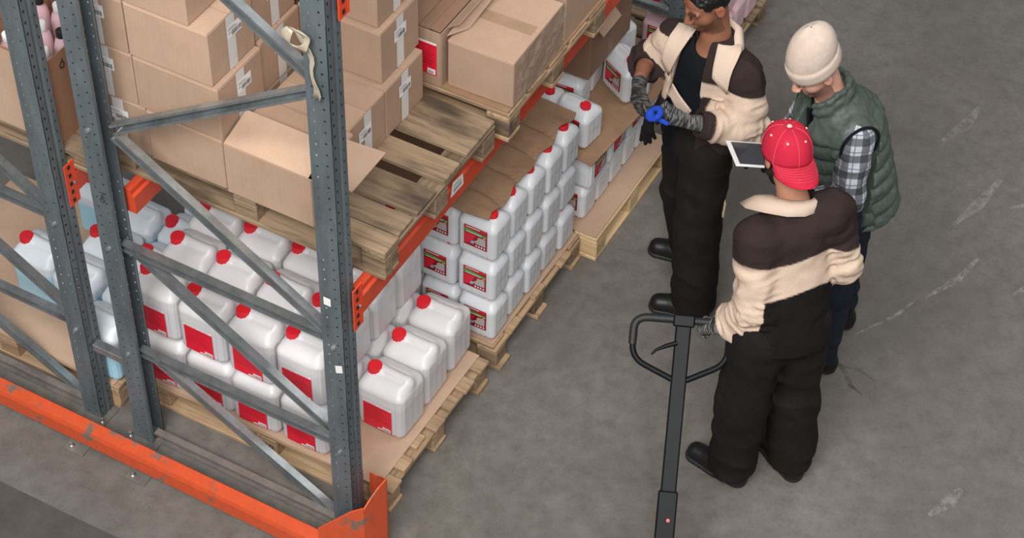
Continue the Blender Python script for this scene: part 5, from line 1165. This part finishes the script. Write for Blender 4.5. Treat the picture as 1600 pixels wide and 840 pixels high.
for s in 'lr': S.cap(J[s + 'sh'], J[s + 'el'], 0.074, 0.066, 0.0 if s == 'l' else 0.0); S.cap(J[s + 'el'], J[s + 'wr'] - nv(J[s + 'wr'] - J[s + 'el']) * 0.05, 0.066, 0.046, 0.03)
S.disp(lambda V: 0.006 * (np.abs(vnoise(V, 20, 31)) * 2 - 0.6)); V, Q = S.nets(); at = np.zeros((len(V), 3)); dd = np.full(len(V), 9.0); off = 0
for s in 'lr':
    for a, b in (('sh', 'el'), ('el', 'wr')):
        p, q = J[s + a], J[s + b]; D, tt = seg(V, p, q); m = D < dd; ax = nv(q - p); ln = np.linalg.norm(q - p); e1 = perp((0.3, 0.7, 0.2), ax); e2 = np.cross(ax, e1); w_ = V - p
        at[m, 0] = (w_ @ ax)[m] + (0 if a == 'sh' else np.linalg.norm(J[s + 'el'] - J[s + 'sh'])); at[m, 1] = (np.arctan2(w_ @ e2, w_ @ e1) * 0.066)[m] + 0.3; dd[m] = D[m]
at[:, 0] += 0.2; o = link('shirt_sleeves', np_mesh('shirt_sleeves', V, Q, 'plaid', attr=at), t); o['label'] = 'black and white plaid shirt sleeves'
S = SDF(np.minimum(J['pelv'], N) - 0.34, np.maximum(J['pelv'], N) + 0.27, 0.0065)
S.cap(N - U * 0.17 - F * 0.02, N - U * 0.60 - F * 0.02, 0.198, 0.195, 0.0, sq=(F, 0.86)); S.cap(J['lsh'] * .93 + J['rsh'] * .07, J['rsh'] * .93 + J['lsh'] * .07, 0.088, 0.088, 0.05); S.cap(N - U * 0.10, N - U * 0.03, 0.13, 0.10, 0.05)
for k in range(16):
    a0, a1 = 2 * pi * k / 16, 2 * pi * (k + 1) / 16
    if k in (0, 15): continue
    g_ = lambda a: N + F * (cos(a) * 0.094 + 0.008) + np.cross(F, U) * sin(a) * 0.092 + U * (0.034 - 0.045 * (cos(a) > 0.3) * cos(a))
    S.cap(g_(a0), g_(a1), 0.021, 0.021, 0.02); S.cap(g_(a0) + U * 0.034, g_(a1) + U * 0.034, 0.017, 0.017, 0.010)
def puff(V):
    q = V - N; u = -(q @ U); lat = q @ L; fw = q @ F; ph = (u + 0.22 * np.abs(lat) * (fw > 0)) / 0.078
    on = np.clip((u - 0.05) / 0.06, 0, 1); return -0.020 * np.abs(np.sin(pi * ph)) ** 0.55 * on + 0.006 + 0.005 * vnoise(V, 26, 41) + 0.004 * vnoise(V, 55, 42)
S.disp(puff, 0.04); S.half(N - U * 0.605, -U)
S.cap(N - U * 0.0 + F * 0.01, N + U * 0.15 + F * .02, 0.072, 0.082, 0.008, '-')
X = S.ax[0][:, None, None] - N[0]; Y = S.ax[1][None, :, None] - N[1]; Z = S.ax[2][None, None, :] - N[2]; lat = X * L[0] + Y * L[1] + Z * L[2]; fw = X * F[0] + Y * F[1] + Z * F[2]; dn = -(X * U[0] + Y * U[1] + Z * U[2])
S.f = np.maximum(S.f, -np.maximum(np.abs(lat + 0.01) - np.clip(0.045 - 0.10 * dn, 0.006, 0.06), 0.05 - fw).astype(np.float32))
for s, sg_ in (('l', 1), ('r', -1)):
    d = nv(nv(J[s + 'el'] - J[s + 'sh']) * 0.18 + L * sg_); c_ = J[s + 'sh'] + d * 0.022; al = (S.ax[0][:, None, None] - c_[0]) * d[0] + (S.ax[1][None, :, None] - c_[1]) * d[1] + (S.ax[2][None, None, :] - c_[2]) * d[2]
    ex = nv(J[s + 'el'] - J[s + 'sh']); xx = [S.ax[0][:, None, None] - J[s + 'sh'][0], S.ax[1][None, :, None] - J[s + 'sh'][1], S.ax[2][None, None, :] - J[s + 'sh'][2]]; tt = np.clip(xx[0] * ex[0] + xx[1] * ex[1] + xx[2] * ex[2], 0, 1)
    rd = np.sqrt((xx[0] - tt * ex[0]) ** 2 + (xx[1] - tt * ex[1]) ** 2 + (xx[2] - tt * ex[2]) ** 2); S.f = np.maximum(S.f, np.minimum(al, 0.105 - rd).astype(np.float32))
V, Q = S.nets(); col = np.tile(np.array(lin((72, 83, 76))[:3]), (len(V), 1)); col *= (1 + 0.10 * vnoise(V, 12, 43))[:, None]; link('vest', np_mesh('vest', V, Q, 'vest_nylon', col), t)
for s, sg_ in (('l', 1), ('r', -1)):
    d = nv(nv(J[s + 'el'] - J[s + 'sh']) * 0.18 + L * sg_); c_ = J[s + 'sh'] + d * 0.026; e1 = perp((0, 0, 1), d); e2 = np.cross(d, e1); mb = MB()
    mb.tube([c_ - U * 0.022 + (e1 * cos(a) * 0.098 + e2 * sin(a) * 0.082) for a in [2 * pi * k / 28 for k in range(29)]], 0.0065, 8); mb.build('armhole_trim', 'black_cotton', t)
mb = MB(); zp = [N + F * (0.10 + 0.028 * min(1, q * 3)) - U * (0.01 + 0.5 * q) + L * 0.0 for q in [k / 10 for k in range(11)]]; mb.tube(zp, 0.008, 8); mb.build('zip', 'black_cotton', t)
glove(t, h1, J['rel'], 'glove_black'); glove(t, h2, J['lel'], 'glove_black')
c = J['head']; BM = frame_mat(c + HU * 0.028 - HF * 0.010, *axes(nv(HF * 0.97 + HU * 0.12), HU))
mb = MB(); nseg = 240
prof = [(0.97, 0.000), (1.03, 0.004), (1.05, 0.02), (1.05, 0.045), (1.03, 0.06), (0.98, 0.063), (0.985, 0.071), (0.985, 0.09), (0.94, 0.115), (0.85, 0.142), (0.71, 0.167), (0.53, 0.187), (0.33, 0.201), (0.15, 0.208), (0.03, 0.210)]
vs = []
for i, (r, z) in enumerate(prof):
    for k in range(nseg):
        a = 2 * pi * k / nseg; rib = 1 + (0.028 if i < 12 else 0.012) * (1 if k % 3 == 0 else (-0.4 if k % 3 == 1 else -0.2)); s = max(0, z - 0.06) / 0.12
        vs.append(BM @ Vector((0.090 * r * rib * sin(a), 0.108 * r * rib * cos(a) - 0.034 * s, z - 0.012 + 0.004 * sin(2 * a + 1) - 0.012 * cos(a) * (1 - s) * 0.5)))
mb.add(vs, [(i * nseg + k, i * nseg + (k + 1) % nseg, (i + 1) * nseg + (k + 1) % nseg, (i + 1) * nseg + k)[::-1] for i in range(len(prof) - 1) for k in range(nseg)], 0, True)
o = mb.build('beanie', 'beanie_wool', t); o['label'] = 'beige ribbed knit beanie with folded edge'
# tablet in his hands
TA = A3(0.794, 1.692, 1.235); e2 = nv(0.102, -0.133, 0.021); e1 = perp((0.222, 0.110, -0.040), e2); tw, th = 0.245, 0.172; tc_ = TA + e1 * tw / 2 + e2 * th / 2
tb = thing('tablet', 'white framed tablet computer held flat between the men', 'tablet', tuple(tc_)); TM = Matrix((Vector(e1), Vector(-e2), Vector(np.cross(e1, -e2)))).transposed().to_4x4()
mb = MB(); mb.box(-tw / 2, tw / 2, -th / 2, th / 2, -0.004, 0.004, ch=0.002, M=TM); mb.build('casing', 'tablet_white', tb)
mb = MB(); mb.box(-tw / 2 + 0.018, tw / 2 - 0.018, -th / 2 + 0.010, th / 2 - 0.010, 0.0038, 0.0046, M=TM); mb.build('screen', 'tablet_glass', tb)

# ================================================================== PALLET JACK
top = A3(0.945, 1.055, 0.855); foot = A3(1.235, 0.36, 0.19); d = nv(foot - top); sd = nv(-0.92 * -1, 0.385, 0.0); sd = nv(np.cross(d, np.cross(sd, d))); nn = np.cross(sd, d)
jk = thing('pallet_jack', 'black pallet jack with upright steering handle and loop grip', 'pallet jack', (foot[0], foot[1], 0)); o0 = A3(foot[0], foot[1], 0)
pt = lambda s, k, n_=0.0: Vector(tuple(top + sd * s + d * k + nn * n_ - o0))
def bar(name, k0, k1, w, dpt, mat='black_paint', par=None):
    mb = MB(); X, Y, Z = Vector(tuple(sd)), Vector(tuple(nn)), Vector(tuple(d)); M_ = Matrix((X, Y, Z)).transposed().to_4x4(); M_.translation = pt(0, 0); mb.box(-w / 2, w / 2, -dpt / 2, dpt / 2, k0, k1, ch=0.006, M=M_); return mb.build(name, mat, par or jk)
bar('handle_tube', 0.0, 0.70, 0.062, 0.034); bar('lower_sleeve', 0.685, 0.90, 0.078, 0.048); bar('grip_head', -0.014, 0.035, 0.085, 0.05)
def arc(pts, n=6, r=0.05):
    out = [Vector(pts[0])]
    for i in range(1, len(pts) - 1):
        p, a, b = Vector(pts[i]), Vector(pts[i - 1]), Vector(pts[i + 1]); u0 = p + (a - p).normalized() * min(r, (a - p).length * .45); u1 = p + (b - p).normalized() * min(r, (b - p).length * .45)
        for k in range(n + 1): q = k / n; out.append(u0 * (1 - q) ** 2 + p * 2 * q * (1 - q) + u1 * q * q)
    return out + [Vector(pts[-1])]
mb = MB(); mb.tube(arc([pt(-0.028, 0.245), pt(-0.195, 0.175), pt(-0.195, 0.01), pt(0.185, 0.005), pt(0.185, 0.165), pt(0.028, 0.245)], r=0.06), 0.0125, 12); lp = mb.build('grip_loop', 'black_paint', jk)
mb = MB(); mb.tube(arc([pt(-0.196, 0.12), pt(-0.196, 0.01), pt(-0.04, 0.007)], r=0.06), 0.0165, 12); mb.tube(arc([pt(0.04, 0.007), pt(0.186, 0.006), pt(0.186, 0.115)], r=0.06), 0.0165, 12); mb.build('rubber_grip', 'black_rubber', lp)
mb = MB(); mb.tube([pt(-0.02, 0.10, -0.02), pt(-0.06, 0.115, -0.02), pt(-0.10, 0.135, -0.02), pt(-0.118, 0.155, -0.02)], [0.010, 0.009, 0.006, 0.004], 8); mb.build('release_lever', 'black_paint', jk)
mb = MB(); q = pt(0.008, 0.80, -0.026 if nn @ A3(0.3, -0.6, 0.7) < 0 else 0.026); s_ = Vector(tuple(nn)) * (-1 if nn @ A3(0.3, -0.6, 0.7) < 0 else 1); mb.tube([q - s_ * 0.003, q + s_ * 0.004], 0.007, 12); o = mb.build('button', 'red_button', jk); o['label'] = 'small red button'
mb = MB(); mb.lathe([(0.055, 0.07), (0.055, 0.26), (0.035, 0.27), (0.035, 0.33)], 20, (0.0, 0.0, 0)); mb.build('pump', 'black_paint', jk)
for s in (-1, 1):
    mb = MB(); c_ = A3(0, 0, 0.09) + sd * 0.05 * s; mb.tube([c_ - sd * 0.025, c_ + sd * 0.025], 0.088, 24); mb.build('steer_wheel', 'black_rubber', jk)
    mb = MB(); hz = nv(d[0], d[1], 0); a_ = hz * 0.10 + sd * 0.19 * s + A3(0, 0, 0.075); b_ = a_ + hz * 1.05; X, Y, Z = Vector(tuple(sd)), Vector(tuple(hz)), Vector((0, 0, 1)); M_ = Matrix((X, Y, Z)).transposed().to_4x4(); M_.translation = Vector(tuple(a_)); mb.box(-0.075, 0.075, 0, 1.1, -0.025, 0.02, ch=0.006, M=M_); mb.build('fork', 'black_paint', jk)
mb = MB(); M_ = Matrix((Vector(tuple(sd)), Vector(tuple(nv(d[0], d[1], 0))), Vector((0, 0, 1)))).transposed().to_4x4(); mb.box(-0.265, 0.265, 0.045, 0.12, 0.05, 0.42, ch=0.01, M=M_); mb.build('fork_carriage', 'black_paint', jk)
